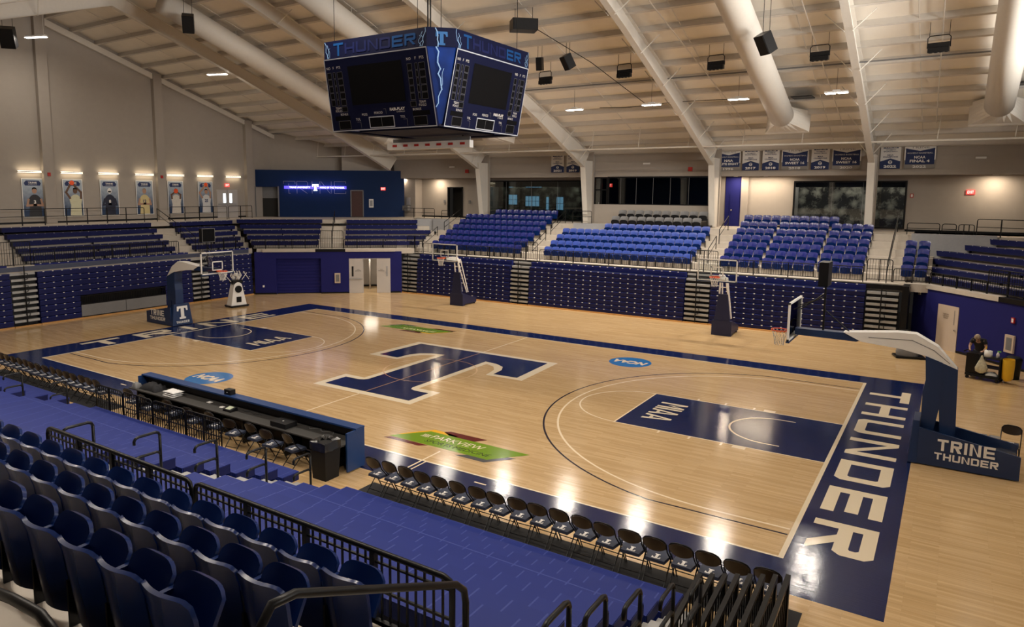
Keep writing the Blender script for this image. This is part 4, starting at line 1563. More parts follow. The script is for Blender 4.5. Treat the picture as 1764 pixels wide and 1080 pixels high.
# ------------------------------------------------------------------ folding chairs
def folding_chair(label, cat='chair'):
    """faces local +y, origin on the floor under the seat"""
    t = thing('folding_chair', label, cat)
    q = MB()
    n = 8
    fr, bk = [], []
    for i in range(5):
        g = i / 4
        fa, ba = [], []
        for j in range(n + 1):
            u = -1 + 2 * j / n
            zc = .655 + .245 * g
            zz = .775 + (zc - .775) * math.sqrt(max(0.02, 1 - .80 * u ** 2))
            y = -.24 - .045 * (g) - .03 * (1 - u * u)
            fa.append((u * .205, y + .012, zz))
            ba.append((u * .205, y - .012, zz))
        fr.append(fa); bk.append(ba)
    q.slab(fr, bk, M_TAN)
    b_ = q.build('backrest', t, True)
    smooth_by_angle(b_, 50)
    q = MB()
    pts = []
    for s in (-1, 1):
        leg = [(s * .215, .25, 0.0), (s * .215, .02, .40), (s * .215, -.21, .66), (s * .212, -.27, .82)]
        pts.append(leg)
    arch = pts[0] + [(-.17, -.285, .875), (-.09, -.293, .902), (.09, -.293, .902), (.17, -.285, .875)] + pts[1][::-1]
    q.tube(arch, .0125, M_BLK, 6)
    q.build('front_frame', t, True)
    q = MB()
    q.tube([(-.195, .13, .42), (-.195, -.29, .0)], .0125, M_BLK, 6)
    q.build('rear_leg', t)
    q = MB()
    q.tube([(.195, .13, .42), (.195, -.29, .0)], .0125, M_BLK, 6)
    q.build('rear_leg', t)
    q = MB(); q.tube([(-.2, -.2, .10), (.2, -.2, .10)], .010, M_BLK, 6); q.build('stretcher', t)
    q = MB(); q.tube([(-.215, .16, .155), (.215, .16, .155)], .010, M_BLK, 6); q.build('stretcher', t)
    q = MB()
    lo = [(-.18, -.24, .42), (.18, -.24, .42), (.20, -.05, .42), (.19, .18, .42), (-.19, .18, .42), (-.20, -.05, .42)]
    hi = [(a * .96, b_ * .96, .475) for a, b_, c in lo]
    q.hexa(lo, hi, M_CUSH)
    F = Face((0, -.03, .475), (-1, 0, 0), (0, -1, 0))
    s_ = q.build('seat_cushion', t)
    q = MB()
    logo_t(F, q, .0, .08, .17, M_WHITE, .003)
    q.build('seat_logo', s_)
    return t


pc = folding_chair('x')
GCH = 'folding chairs along the near sideline'
for i in range(19):
    x = 6.05 + .474 * i
    dup(pc, (x, -9.72 + random.uniform(-.02, .02), .008), random.uniform(-.05, .05), 'black folding chair with white T on its cushion, %s from the scorers table bin' % ORD[i], GCH)
for i in range(16):
    x = -5.75 - .474 * i
    dup(pc, (x, -9.72 + random.uniform(-.03, .03), .008), random.uniform(-.08, .08), 'black folding chair beyond the barrier, %s along from the barrier end' % ORD[i], 'folding chairs beyond the barrier')
for i, (x, rz) in enumerate([(-4.0, .1), (-3.0, -.1), (-1.95, .05), (-.85, .1), (.05, -.05), (.95, .2), (1.75, .0), (2.45, .1), (3.2, -.1)]):
    dup(pc, (x, -9.72 - (.1 if i % 2 else 0), 0), rz, 'black folding chair drawn up to the scorers table, %s from its towel end' % ORD[i], 'folding chairs at the scorers table')
hide_proto(pc)
for x0, x1, lab in ((5.55, 15.05, 'long black floor mat under the folding chairs nearest the camera'), (-13.6, -5.1, 'black floor mat under the folding chairs beyond the barrier')):
    q = MB(); q.box(x0, x1, -10.18, -9.42, .0012, .008, M_MAT)
    tag(q.build('floor_mat'), lab, 'mat')

# ------------------------------------------------------------------ scorers table and what lies on it
t = thing('scorers_table', 'long blue scorers table with a black inner desk on the near sideline', 'table', (-4.72, -8.78, 0))
L = 9.38
q = MB(); q.box(0, L, -.06, 0, .03, 1.02, M_TABB); q.build('front_panel', t)
q = MB()
for k in range(4):
    q.box(k * L / 4 + .003, (k + 1) * L / 4 - .003, -.30, .015, 1.02, 1.06, M_TABB)
q.build('top_tile_surface', t)
q = MB(); q.box(L - .05, L, -.62, -.06, .03, 1.02, M_TABB); q.build('side_panel', t)
q = MB(); q.box(0, .05, -.42, -.06, .03, 1.02, M_TABB); q.build('side_panel', t)
q = MB(); q.box(.05, L - .05, -.085, -.06, .05, 1.0, M_TABK); q.build('back_lining', t)
q = MB(); q.box(.06, L - .07, -.78, -.09, .70, .735, M_TABK); q.build('desk_top', t)
for k in range(6):
    q = MB(); x = .4 + k * 1.7; q.box(x - .03, x + .03, -.7, -.12, .02, .70, M_BLK); q.build('leg', t)
TX = lambda x, y=0: (-4.72 + x, -8.78 + y)


def rumple(name, label, cat, x, y, z, sx, sy, sz, m, seed, cuts=2):
    rnd = random.Random(seed)
    R, C = 9, 9
    rows = []
    for i in range(R):
        row = []
        for j in range(C):
            u, v_ = -1 + 2 * j / (C - 1), -1 + 2 * i / (R - 1)
            k = max(0, 1 - max(abs(u), abs(v_)) ** 4)
            row.append((x + u * sx / 2 * (1 + rnd.uniform(-.07, .07)), y + v_ * sy / 2 * (1 + rnd.uniform(-.07, .07)), z + .004 + k * sz * (.55 + .45 * rnd.random())))
        rows.append(row)
    low = [[(p[0], p[1], z + .001) for p in r_] for r_ in rows]
    o = MB().slab(rows, low, m).build(name, None, True)
    return tag(o, label, cat)


a = TX(.88, -.44); rumple('jacket', 'rumpled dark jacket heaped at the far end of the scorers desk', 'jacket', a[0], a[1], .735, .9, .45, .22, M_CLOTH, 1)
a = TX(.26, -.62); rumple('grey_cloth', 'pale grey cloth beside the dark jacket on the scorers desk', 'cloth', a[0], a[1], .736, .28, .24, .2, M_GREY, 2)
for i in range(3):
    a = TX(1.98, -.5); rumple('towel', ['lowest folded white towel on the scorers desk', 'middle folded white towel of the pile on the scorers desk', 'topmost folded white towel of the pile on the scorers desk'][i], 'towel', a[0] + i * .02, a[1], .737 + i * .062, .55, .36, .055, M_WCLOTH, 3 + i)['group'] = 'folded towels'
t = thing('control_box', 'small black box with lit button on the scorers table top edge', 'control box', (*TX(4.25, -.14), 1.06))
q = MB(); q.box(-.14, .14, -.09, .09, 0, .15, M_BLK); q.build('case', t)
q = MB(); q.box(-.02, .01, -.095, -.09, .06, .085, M_WHITE); q.build('button', t)
t = thing('equipment_case', 'flat black case with small white badge on the scorers desk', 'case', (*TX(6.95, -.50), .735))
q = MB(); q.box(-.3, .3, -.2, .2, 0, .13, M_RUB); q.build('body', t)
q = MB(); q.box(-.02, .02, -.03, .01, .13, .133, M_WHITE); q.build('badge', t)
for i, (x, y, w_) in enumerate(((3.55, -.33, .16), (4.25, -.42, .13))):
    q = MB(); a = TX(x, y); q.box(a[0] - w_ / 2, a[0] + w_ / 2, a[1] - .06, a[1] + .06, .736, .75, M_WHITE)
    tag(q.build('paper_pad'), ['small white pad on the scorers desk, nearer the towels', 'small white pad on the scorers desk beside the green device'][i], 'pad', 'white pads on the scorers desk')
t = thing('scoring_console', 'dark scoring console with greenish pale panel on the scorers desk', 'console', (*TX(4.7, -.48), .735))
q = MB(); q.hexa([(-.17, -.13, 0), (.17, -.13, 0), (.17, .13, 0), (-.17, .13, 0)], [(-.16, -.12, .05), (.16, -.12, .05), (.16, .12, .1), (-.16, .12, .1)], M_BLK); q.build('body', t)
q = MB(); q.hexa([(-.12, -.08, .055), (.08, -.08, .055), (.08, .08, .09), (-.12, .08, .09)], [(-.12, -.08, .06), (.08, -.08, .06), (.08, .08, .098), (-.12, .08, .098)], mat('pale_green', (.45, .5, .36), .5)); q.build('key_panel', t)
q = MB()
pts = [(*TX(7.6 + .12 * i, -.2 - .1 * math.sin(i * 1.7)), .745) for i in range(9)]
q.tube(pts, .008, M_GREY, 5)
tag(q.build('cable'), 'loose grey cable coiled at the bin end of the scorers desk', 'cable')
q = MB()
pts = [(*TX(5.0 + .13 * i, -.28 - .06 * math.sin(i * 2.1)), .742) for i in range(7)]
q.tube(pts, .006, M_BLK, 5)
tag(q.build('cable'), 'thin black cable trailing from the scoring console on the desk', 'cable')
t = thing('waste_bin', 'tall black square waste bin with a bin liner by the scorers table end', 'bin', (4.36, -9.84, 0))
q = MB(); q.hexa([(-.22, -.22, 0), (.22, -.22, 0), (.22, .22, 0), (-.22, .22, 0)], [(-.26, -.26, .88), (.26, -.26, .88), (.26, .26, .88), (-.26, .26, .88)], M_RUB); q.build('body', t)
R_ = random.Random(5)
q = MB()
ring = [(math.cos(a) * .31, math.sin(a) * .31) for a in [i * PI / 8 for i in range(16)]]
q.grid([[(max(-.275, min(.275, x * 1.2)), max(-.275, min(.275, y * 1.2)), z + R_.uniform(-.02, .02)) for x, y in ring + ring[:1]] for z in (.74, .86, .95)] + [[(x * .6, y * .6, .90 + R_.uniform(-.05, .05)) for x, y in ring + ring[:1]]], mat('bin_liner', (.012, .012, .013), .22, noise=.3, bump=.6))
q.build('bin_liner', t)

# ------------------------------------------------------------------ rail panels stacked by the near end
for i in range(8):
    x = 13.78 + .165 * i
    y1 = -11.05 + .105 * i
    t = thing('rail_panel', 'black rail panel standing in the stack by the steps, %s from the blue benches' % ORD[i], 'rail panel', (x, y1, .008), 0, 'stacked black rail panels')
    q = MB()
    for (a, b_) in (((0, 0), (0, 1.02)), ((-1.45, 0), (-1.45, .86))):
        q.box(-.03, .03, a[0] - .03 if False else a[0] - .04, a[0] + .04, a[1], b_[1], M_BLK)
    q.hexa([(-.035, -1.49, .80), (.035, -1.49, .80), (.035, .04, .98), (-.035, .04, .98)], [(-.035, -1.49, .87), (.035, -1.49, .87), (.035, .04, 1.05), (-.035, .04, 1.05)], M_BLK)
    q.box(-.025, .025, -1.45, 0, .08, .13, M_BLK)
    q.build('panel_frame', t)
    q = MB()
    for k in range(1, 10):
        y = -1.45 + k * .145
        q.box(-.009, .009, y - .009, y + .009, .1, .82 + .12 * k / 10, M_BLK)
    q.build('bar_lattice', t)
    q = MB(); q.box(-.036, .036, -1.488, .038, .0, .0, M_BLK) if False else None
q = MB(); q.box(14.55, 15.35, -11.4, -10.2, .0012, .008, M_MAT)
tag(q.build('floor_mat'), 'small black floor mat under the end of the stacked rail panels', 'mat')

# ------------------------------------------------------------------ basketball hoops
def board_and_rim(t, x, wd=.915, z0=2.9, z1=3.97):
    """glass board facing local -x at x, with rim and net"""
    q = MB(); q.box(x - .012, x + .012, -wd + .03, wd - .03, z0 + .03, z1 - .03, M_GLASS); q.build('glass_board', t)
    q = MB()
    for a, b_, c, d in ((-wd, wd, z0, z0 + .05), (-wd, wd, z1 - .05, z1), (-wd, -wd + .05, z0, z1), (wd - .05, wd, z0, z1)):
        q.box(x - .028, x + .028, a, b_, c, d, M_WHITE)
    b_ = q.build('board_frame', t)
    q = MB()
    for a, b2, c, d in ((-.30, .30, 3.06, 3.11), (-.30, .30, 3.46, 3.51), (-.30, -.25, 3.06, 3.51), (.25, .30, 3.06, 3.51)):
        q.box(x - .02, x - .013, a, b2, c, d, M_WHITE)
    q.build('aiming_frame', t)
    q = MB(); q.box(x - .045, x + .045, -wd - .015, wd + .015, z0 - .045, z0 + .0, M_NAVYP); q.build('board_padding', t)
    q = MB()
    q.torus((x - .38, 0, 3.05), .23, .011, M_ORANGE, 24, 6)
    q.hexa([(x - .16, -.09, 3.02), (x - .03, -.09, 2.98), (x - .03, .09, 2.98), (x - .16, .09, 3.02)], [(x - .16, -.09, 3.055), (x - .03, -.09, 3.07), (x - .03, .09, 3.07), (x - .16, .09, 3.055)], M_ORANGE)
    q.torus((x - .38, 0, 3.03), .235, .008, M_ORANGE, 24, 6)
    q.build('rim', t, True)
    q = MB()
    n = 12
    lev = [(3.04, .225), (2.93, .19), (2.82, .155), (2.71, .13), (2.60, .125)]
    for i in range(n):
        for k in range(len(lev) - 1):
            (za, ra), (zb, rb) = lev[k], lev[k + 1]
            a0 = 2 * PI * (i + .5 * (k % 2)) / n
            for s in (-.5, .5):
                a1 = a0 + 2 * PI * s / n
                q.tube([(x - .38 + ra * math.cos(a0), ra * math.sin(a0), za), (x - .38 + rb * math.cos(a1), rb * math.sin(a1), zb)], .0055, M_NET, 4, False)
    q.build('net', t)


def big_hoop(label, loc, rz, right):
    """portable arena hoop: local x 0 is the board face, growing away from the court"""
    t = thing('basketball_hoop', label, 'basketball hoop', loc, rz, 'arena hoops at the two ends')
    board_and_rim(t, 0.0)
    q = MB()
    q.prism([(.05, 2.98), (.05, 3.16), (1.5, 3.17), (1.75, 3.02), (1.6, 2.96)], 'y', -.16, .16, M_NAVYP)
    q.build('arm_padding', t)
    q = MB()
    q.prism([(1.28, 3.19), (2.55, 3.33), (2.98, 3.33), (3.48, 3.05), (3.93, 2.52), (3.25, 2.78), (2.66, 2.90), (1.72, 2.98)], 'y', -.19, .19, M_WHITE)
    o = q.build('arm', t)
    q = MB()
    F = Face((0, -.192, 0), (1, 0, 0), (0, 0, 1))
    F.line(q, [(1.9, 3.12), (2.9, 3.16), (3.4, 2.95), (3.75, 2.66)], .018, M_GREY, .002)
    q.build('seam_line', o)
    q = MB()
    q.prism([(3.23, 2.80), (3.93, 2.52), (3.86, 1.35), (3.62, 1.35), (3.62, .72), (3.25, .72), (3.22, 1.9), (3.28, 2.2)], 'y', -.21, .21, M_NAVYP) if False else \
        q.prism([(3.22, 2.79), (3.60, 2.66), (3.62, 1.55), (3.50, .68), (3.24, .68), (3.22, 1.85), (3.27, 2.15)], 'y', -.22, .22, M_NAVYP)
    q.build('front_mast', t)
    q = MB()
    q.prism([(3.58, 2.66), (3.94, 2.52), (4.02, .35), (3.70, .35), (3.60, 1.5)], 'y', -.20, .20, M_NAVYP)
    q.build('rear_mast', t)
    # base: side panels and padded front
    for y0, y1, nm in ((-.56, -.50, 'side_panel'), (.50, .56, 'side_panel')):
        q = MB()
        q.prism([(3.22, .03), (5.35, .03), (5.35, .62), (3.22, .98)], 'y', y0, y1, M_NAVYP)
        o = q.build(nm, t)
        if y0 < 0:
            q = MB()
            F = Face((3.62 if right else 3.55, -.56, .20), (1, 0, 0), (0, 0, 1))
            F.block(q, 'TRINE', .02, .26, .235, .30, .05, .062, M_WHITE, .004, ty=.062)
            F.block(q, 'THUNDER', -.03, .02, .165, .18, .030, .040, M_WHITE, .004, ty=.040)
            q.build('side_lettering', o)
        else:
            q = MB()
            F = Face((5.0, .56, .20), (-1, 0, 0), (0, 0, 1))
            F.block(q, 'TRINE', .02, .26, .235, .30, .05, .062, M_WHITE, .004, ty=.062)
            F.block(q, 'THUNDER', -.03, .02, .165, .18, .030, .040, M_WHITE, .004, ty=.040)
            q.build('side_lettering', o)
    q = MB(); q.hexa([(3.02, -.58, .03), (3.22, -.58, .03), (3.22, .58, .03), (3.02, .58, .03)], [(3.08, -.44, 1.12), (3.22, -.44, 1.12), (3.22, .44, 1.12), (3.08, .44, 1.12)], M_NAVYP)
    o = q.build('front_padding', t)
    q = MB()
    F = Face((3.008, 0, .0), (0, -1, 0), (.055, 0, 1.0))
    logo_t(F, q, 0, .68, .66, M_WHITE, .02)
    F.block(q, 'THUNDER', -.38, .13, .085, .12, .025, .024, M_WHITE, .02, ty=.026)
    q.build('front_lettering', o)
    q = MB(); q.box(3.25, 5.3, -.48, .48, .10, .22, M_BLK); q.box(4.05, 4.6, -.3, .3, .22, .4, M_RUB); q.build('base_tray', t)
    q = MB(); q.box(4.9, 5.3, -.45, .45, .3, .5, M_CHROME); q.build('ballast_box', t)
    for y in (-.36, .36):
        q = MB(); q.tube([(3.5, y, .06), (3.5, y * .9, .06)], .055, M_BLK, 10); q.build('wheel', t)
    # shot clock on its frame over the board
    q = MB()
    q.tube([(.75, 0, 3.1), (.75, 0, 4.55)], .03, M_BLK, 6)
    q.tube([(.75, 0, 4.2), (.15, 0, 3.7)], .018, M_BLK, 5)
    q.tube([(.75, .0, 3.75), (1.45, .0, 3.16)], .018, M_BLK, 5)
    q.tube([(.75, .0, 4.1), (.05, .5, 3.75)], .016, M_BLK, 5)
    q.tube([(.75, .0, 4.1), (.05, -.5, 3.75)], .016, M_BLK, 5)
    q.build('clock_mount', t)
    q = MB()
    q.box(.60, .84, -.36, .36, 4.42, 5.08, M_BLK)
    o = q.build('shot_clock', t)
    q = MB(); q.box(.592, .60, -.32, .32, 4.46, 5.04, M_SCREEN)
    F = Face((.59, 0, 0), (0, -1, 0), (0, 0, 1)); F.frame(q, -.36, .36, 4.42, 5.08, .02, M_GREY, .003)
    q.build('clock_face', o)
    return t


big_hoop('big portable hoop with white arm and lettered navy base near the single folding chair', (13.1, 0, 0), 0, True)
big_hoop('big portable hoop with white arm and lettered base by the end wall bleachers', (-13.1, 0, 0), PI, False)


def side_hoop(label, x, y):
    """practice hoop facing the court across it (towards -y)"""
    t = thing('practice_hoop', label, 'basketball hoop', (x, y, 0), PI / 2, 'practice hoops along the far sideline')
    board_and_rim(t, 0.0, z0=2.82, z1=3.86)
    q = MB()
    q.prism([(.03, 2.92), (.03, 3.06), (1.1, 3.02), (1.5, 2.8), (1.5, 2.6), (1.2, 2.75)], 'y', -.09, .09, M_WHITE)
    q.build('arm', t)
    q = MB()
    for s in (-.20, .20):
        q.tube([(1.15, s * .6, 2.9), (1.35, s, 2.1), (2.0, s * 1.1, .75)], .042, M_WHITE, 6)
        q.tube([(1.45, s * .6, 2.85), (2.15, s * 1.1, .75)], .036, M_WHITE, 6)
    for g in (.25, .5, .75):
        q.tube([(1.15 + .85 * g, -.2, 2.9 - 2.1 * g), (1.15 + .85 * g, .2, 2.9 - 2.1 * g)], .024, M_WHITE, 5)
    q.build('mast_frame', t)
    q = MB()
    q.hexa([(1.2, -.48, .0), (1.28, -.48, .0), (1.28, .48, .0), (1.2, .48, .0)], [(1.25, -.22, 2.05), (1.33, -.22, 2.05), (1.33, .22, 2.05), (1.25, .22, 2.05)], M_NAVYV)
    q.box(1.2, 1.45, -.48, .48, 0.02, .74, M_NAVYV)
    q.build('front_padding', t)
    q = MB(); q.prism([(1.45, .08), (2.75, .08), (2.75, .35), (1.45, .74)], 'y', -.44, .44, M_NAVYV); q.build('base', t)
    for s in (-.38, .38):
        q = MB(); q.tube([(2.6, s - .03, .06), (2.6, s + .03, .06)], .06, M_BLK, 10); q.build('wheel', t)
    return t


side_hoop('practice hoop with white ladder mast before the bleachers nearest the grey doors', -8.43, 12.35)
side_hoop('practice hoop with white ladder mast in front of the bleachers nearest the tan door', 7.55, 12.35)

# folding chair standing on the hoop base side
t0 = folding_chair('black folding chair standing alone beside the lettered hoop base')
t0.location = (18.32, 1.0, 0)
t0.rotation_euler = (0, 0, PI - .12)

# ------------------------------------------------------------------ centre scoreboard
SBX, SBY = 0.0, -0.10
t = thing('scoreboard', 'four-sided navy scoreboard with lightning hanging over the centre of the court', 'scoreboard', (SBX, SBY, 0))
HX, HY, CH = 2.94, 3.02, .65


def octo(hx, hy, c, z):
    return [(-hx + c, -hy, z), (hx - c, -hy, z), (hx, -hy + c, z), (hx, hy - c, z), (hx - c, hy, z), (-hx + c, hy, z), (-hx, hy - c, z), (-hx, -hy + c, z)]


q = MB(); q.hexa(octo(HX, HY, CH, 11.55), octo(HX, HY, CH, 12.14), M_SBN); band = q.build('header_band', t)
q = MB(); q.hexa(octo(HX - .48, HY - .48, .26, 9.16), octo(HX - .03, HY - .03, CH, 11.55), M_GRAD); q.build('corner_body', t)
rb = random.Random(11)


def bolt(F, q, x0, y0, x1, y1, m, w_=.03, n=9, jit=.10, e=.012):
    pts = []
    for i in range(n + 1):
        g = i / n
        k = 0 if i in (0, n) else 1
        pts.append((x0 + (x1 - x0) * g + rb.uniform(-jit, jit) * k, y0 + (y1 - y0) * g + rb.uniform(-jit, jit) * .4 * k))
    F.line(q, pts, w_, m, e, True)
    return pts


SIDES = [((0, -1), HY, HX), ((1, 0), HX, HY), ((0, 1), HY, HX), ((-1, 0), HX, HY)]
for (nx, ny), hd, hw in SIDES:
    ux = (-ny, nx, 0)
    F = Face((nx * hd, ny * hd, 11.55), ux, (0, 0, 1))
    q = MB()
    W2 = hw - CH
    x = -W2 * .80
    for i, ch in enumerate('THUNDER'):
        m_ = M_THUN2 if i in (0, 5, 6) else M_THUN
        F.block(q, ch, x, .10 if i else .06, .46, .36 if i else .44, 0, .085, m_, .008, ty=.075)
        x += .46 + .075
    for s in (-1, 1):
        for j, d in enumerate((0, .12, .24)):
            bolt(F, q, s * (W2 - .05) - d * s, .56 - .1 * j, s * (W2 - .18) - d * .4 * s, .02, M_BOLT, .022 - .005 * j, 5, .05, .014)
    q.build('header_lettering', band)
    # leaning display panel
    tilt_in = .45
    top = V((nx * (hd + .03), ny * (hd + .03), 11.52))
    bot = V((nx * (hd - tilt_in), ny * (hd - tilt_in), 9.09))
    up = (top - bot)
    H = up.length
    F = Face(bot, ux, up)
    w0, w1 = 2.36, 2.28
    q = MB()
    fr = [F.p(-w0, 0), F.p(w0, 0), F.p(w1, H), F.p(-w1, H)]
    bk = [F.p(-w0 + .02, 0, -.14), F.p(w0 - .02, 0, -.14), F.p(w1 - .02, H, -.14), F.p(-w1 + .02, H, -.14)]
    q.hexa(bk, fr, M_SBN)
    pan = q.build('display_panel', t)
    q = MB()
    k = 0.05
    for a, b_ in (((-w0, 0), (w0, 0)), ((w0, 0), (w1, H)), ((w1, H), (-w1, H)), ((-w1, H), (-w0, 0))):
        F.line(q, [a, b_], .035, M_OUT, .006, True)
    q.build('panel_frame', pan)
    q = MB(); F.rect(q, -1.22, 1.20, .86, 2.18, M_SCREEN, .010); q.build('video_screen', pan)
    q = MB()
    for s in (-1, 1):
        xc = [-2.12, -1.88, -1.62]
        ws = [.17, .08, .22]
        for c, w_ in zip(xc, ws):
            c = c if s < 0 else -c - 0
            if s > 0:
                c = {-2.12: 1.52, -1.88: 1.80, -1.62: 2.03}[-c]
            for r_ in range(5):
                y = 2.02 - r_ * .235
                F.rect(q, c - w_ / 2, c + w_ / 2, y - .19, y, M_SCREEN, .009)
                F.frame(q, c - w_ / 2 - .012, c + w_ / 2 + .012, y - .20, y + .012, .008, M_GREY, .011)
        F.rect(q, s * 1.62 - .13 if s < 0 else 1.38, s * 1.62 + .13 if s < 0 else 1.62, .66, .84, M_SCREEN, .009)
        F.frame(q, s * 1.62 - .13 if s < 0 else 1.38, s * 1.62 + .13 if s < 0 else 1.62, .66, .84, .008, M_GREY, .011)
        F.rect(q, s * 1.78 - .36, s * 1.78 + .36, .37, .52, M_SCREEN, .009)
        F.rect(q, s * 1.72 - .28, s * 1.72 + .28, .05, .35, M_SCREEN, .009)
        F.frame(q, s * 1.72 - .28, s * 1.72 + .28, .05, .35, .010, M_GREY, .011)
        F.line(q, [(s * 1.05 - .06, .28), (s * 1.05 + .1, .28), (s * 1.05 + .1, .06)], .01, M_GREY, .011)
    F.rect(q, -.52, .56, .06, .40, M_SCREEN, .009)
    F.frame(q, -.55, .59, .04, .43, .032, M_OUT, .012)
    F.line(q, [(.02, .07), (.02, .40)], .012, M_GREY, .012)
    F.line(q, [(.17, .66), (.27, .66), (.27, .5)], .010, M_GREY, .011)
    q.build('digit_frame', pan)
    q = MB()
    for xs, side in (((-2.12, -1.88, -1.64), -1), ((1.52, 1.80, 2.05), 1)):
        for x, tx in zip(xs, ('NO', 'F', 'PTS')):
            F.text(q, tx, x, 2.18, .085, M_BANW, .012)
    for x in (-1.92, 1.88):
        F.text(q, 'TEAM', x, .80, .075, M_BANW, .012)
        F.text(q, 'FOULS', x, .70, .075, M_BANW, .012)
    for x in (-1.68, 1.62):
        F.text(q, 'BONUS', x, .575, .075, M_BANW, .012)
    F.text(q, 'POSS', -.72, .52, .08, M_BANW, .012)
    F.text(q, 'PERIOD', -.08, .55, .08, M_BANW, .012)
    for x in (-1.05, .98):
        F.text(q, 'TOL', x, .37, .08, M_BANW, .012)
    F.text(q, 'FAIR-PLAY', .78, .63, .10, M_WHITE, .012, w=.66, bold=.03)
    F.text(q, 'by TRANS-LUX', .92, .53, .05, M_WHITE, .012)
    q.build('panel_lettering', pan)
for sx, sy in ((1, -1), (1, 1), (-1, 1), (-1, -1)):
    p = V((sx * (HX - CH / 2), sy * (HY - CH / 2), 11.55))
    ux = V((-sy, sx, 0)).normalized()
    F = Face(p, ux, (0, 0, 1))
    q = MB()
    logo_t(F, q, .02, .25, .42, M_LOGOB, .012)
    F2 = Face(V((sx * (HX - .48 - .13), sy * (HY - .48 - .13), 9.16)), ux, p - V((sx * (HX - .48 - .13), sy * (HY - .48 - .13), 9.16)))
    bolt(F, q, -.18, .56, -.10, .0, M_BOLT, .030, 5, .05, .014)
    bolt(F2, q, -.16, 2.40, .05, 1.1, M_BOLT, .040, 8, .06, .05)
    bolt(F2, q, .05, 1.1, -.12, .55, M_BOLT, .030, 5, .05, .05)
    bolt(F2, q, .10, 1.75, .02, 1.15, M_BOLT, .016, 5, .05, .05)
    q.build('corner_print', t)
q = MB(); q.box(-1.8, 1.8, -1.8, 1.8, 9.10, 9.18, M_SBN); q.build('underside', t)
for x in (-2.4, 2.4):
    for y in (-2.4, 2.4):
        q = MB(); q.tube([(x, y, 12.1), (x, y, ROOF(y - .1) - .05)], .012, M_BLK, 5); q.build('hanging_cable', t)
for x, y in ((.0, .0), (.08, .05)):
    q = MB(); q.tube([(x, y, 12.1), (x, y, ROOF(0) - .3)], .03, M_BLK, 5); q.build('power_cable', t)
# the white hoist below it
t = thing('rolled_curtain_box', 'white box with red marks hung below the scoreboard', 'curtain box', (0, 0, 0))
q = MB(); q.box(-2.9, 1.2, .9, 1.15, 8.62, 8.90, M_WHITE); q.build('case', t)
q = MB()
for i in range(7):
    q.box(-2.6 + i * .56, -2.38 + i * .56, .885, .9, 8.73, 8.82, M_RED)
q.build('stripe_marking', t)
q = MB(); q.box(-2.6, 1.2, .92, .98, 8.90, 9.04, M_GREY); q.build('back_rail', t)
for x in (-2.2, .8):
    q = MB(); q.tube([(x, 1.02, 8.9), (x, 1.02, 9.10)], .02, M_BLK, 5); q.build('hanging_rod', t)

# ------------------------------------------------------------------ ceiling fittings
GH = 'high bay lamps on the roof'
for j, (xs, y, BAYZ) in enumerate(((BAYX, BAYY, 11.47), (BAYX_NEAR, -BAYY, 11.47), (RIDGE_FILL, -4.0, 15.07))):
    for i, x in enumerate(xs):
        lab = ('twin-panel hanging lamp on the far roof slope, %s from the end wall' if j == 0 else 'twin-panel hanging lamp over the near bleachers, %s from the end wall' if j == 1 else 'twin-panel hanging lamp below the roof ridge, %s from the end wall') % ORD[i]
        t = thing('ceiling_lamp', lab, 'lamp', (x, y, BAYZ), 0, GH)
        q = MB(); q.box(-.48, .48, -.20, .20, .02, .09, M_WHITE); q.box(-.15, .15, -.08, .08, .09, .16, M_WHITE); q.build('housing', t)
        for s in (-1, 1):
            q = MB(); q.box(s * .25 - .2, s * .25 + .2, -.18, .18, 0, .02, M_LAMP); q.build('lens', t)
        q = MB(); q.tube([(0, 0, .15), (0, 0, ROOF(y) - BAYZ - .02)], .008, M_BLK, 5); q.build('hanging_rod', t)
for i, (x, y, z, rz) in enumerate(((-26.0, -1.6, 15.2, .35), (-22.0, 7.0, 14.05, .35))):
    t = thing('linear_lamp', ['lit tube lamp hung before the end wall, high over the posters', 'lit tube lamp hung under the sloping roof towards the scoreboard'][i], 'lamp', (x, y, z), rz, 'lit tube lamps near the end wall')
    q = MB(); q.box(-.65, .65, -.10, .10, .03, .12, M_WHITE); q.build('housing', t)
    q = MB(); q.box(-.66, .66, -.11, .11, 0, .03, M_TUBE); q.build('lens', t)
    q = MB(); q.tube([(.5, 0, .1), (.5, 0, ROOF(y) - z - .1)], .012, M_STEEL, 5); q.build('hanging_rod', t)
    area('tube_glow', (x, y, z - .03), 1.2, .2, 160, WARM, (0, 0, rz))

for i, (x, y) in enumerate(((-1.5, 11.73), (2.83, 11.76), (7.21, 11.78), (11.49, 11.8), (15.69, 11.96))):
    z = ROOF(y) - 1.0
    t = thing('spotlight', 'black twin-bar court spotlight under the far roof slope, %s from the scoreboard' % ORD[i], 'spotlight', (x, y, z), -.1, 'court spotlights under the roof')
    for k in range(2):
        q = MB(); q.box(-.36, .36, -.10 + k * .05, .10 + k * .05, -.17 + k * .19, .0 + k * .19, M_BLK)
        o = q.build('lamp_bar', t)
        for c in range(4):
            q = MB(); q.lathe([(.055, -.012), (.06, 0), (.05, .012)], M_RUB, 10, (-.26 + c * .175, -.0 + k * .05, -.18 + k * .19)); q.build('lens', o)
    q = MB(); q.tube([(-.38, 0, .0), (-.38, 0, .38), (-.3, 0, .46), (.3, 0, .46), (.38, 0, .38), (.38, 0, .0)], .02, M_BLK, 6); q.build('yoke', t)
    for s in (-.33, .33):
        q = MB(); q.tube([(s, 0, .44), (s, 0, 1.0)], .010, M_BLK, 5); q.build('hanging_cable', t)

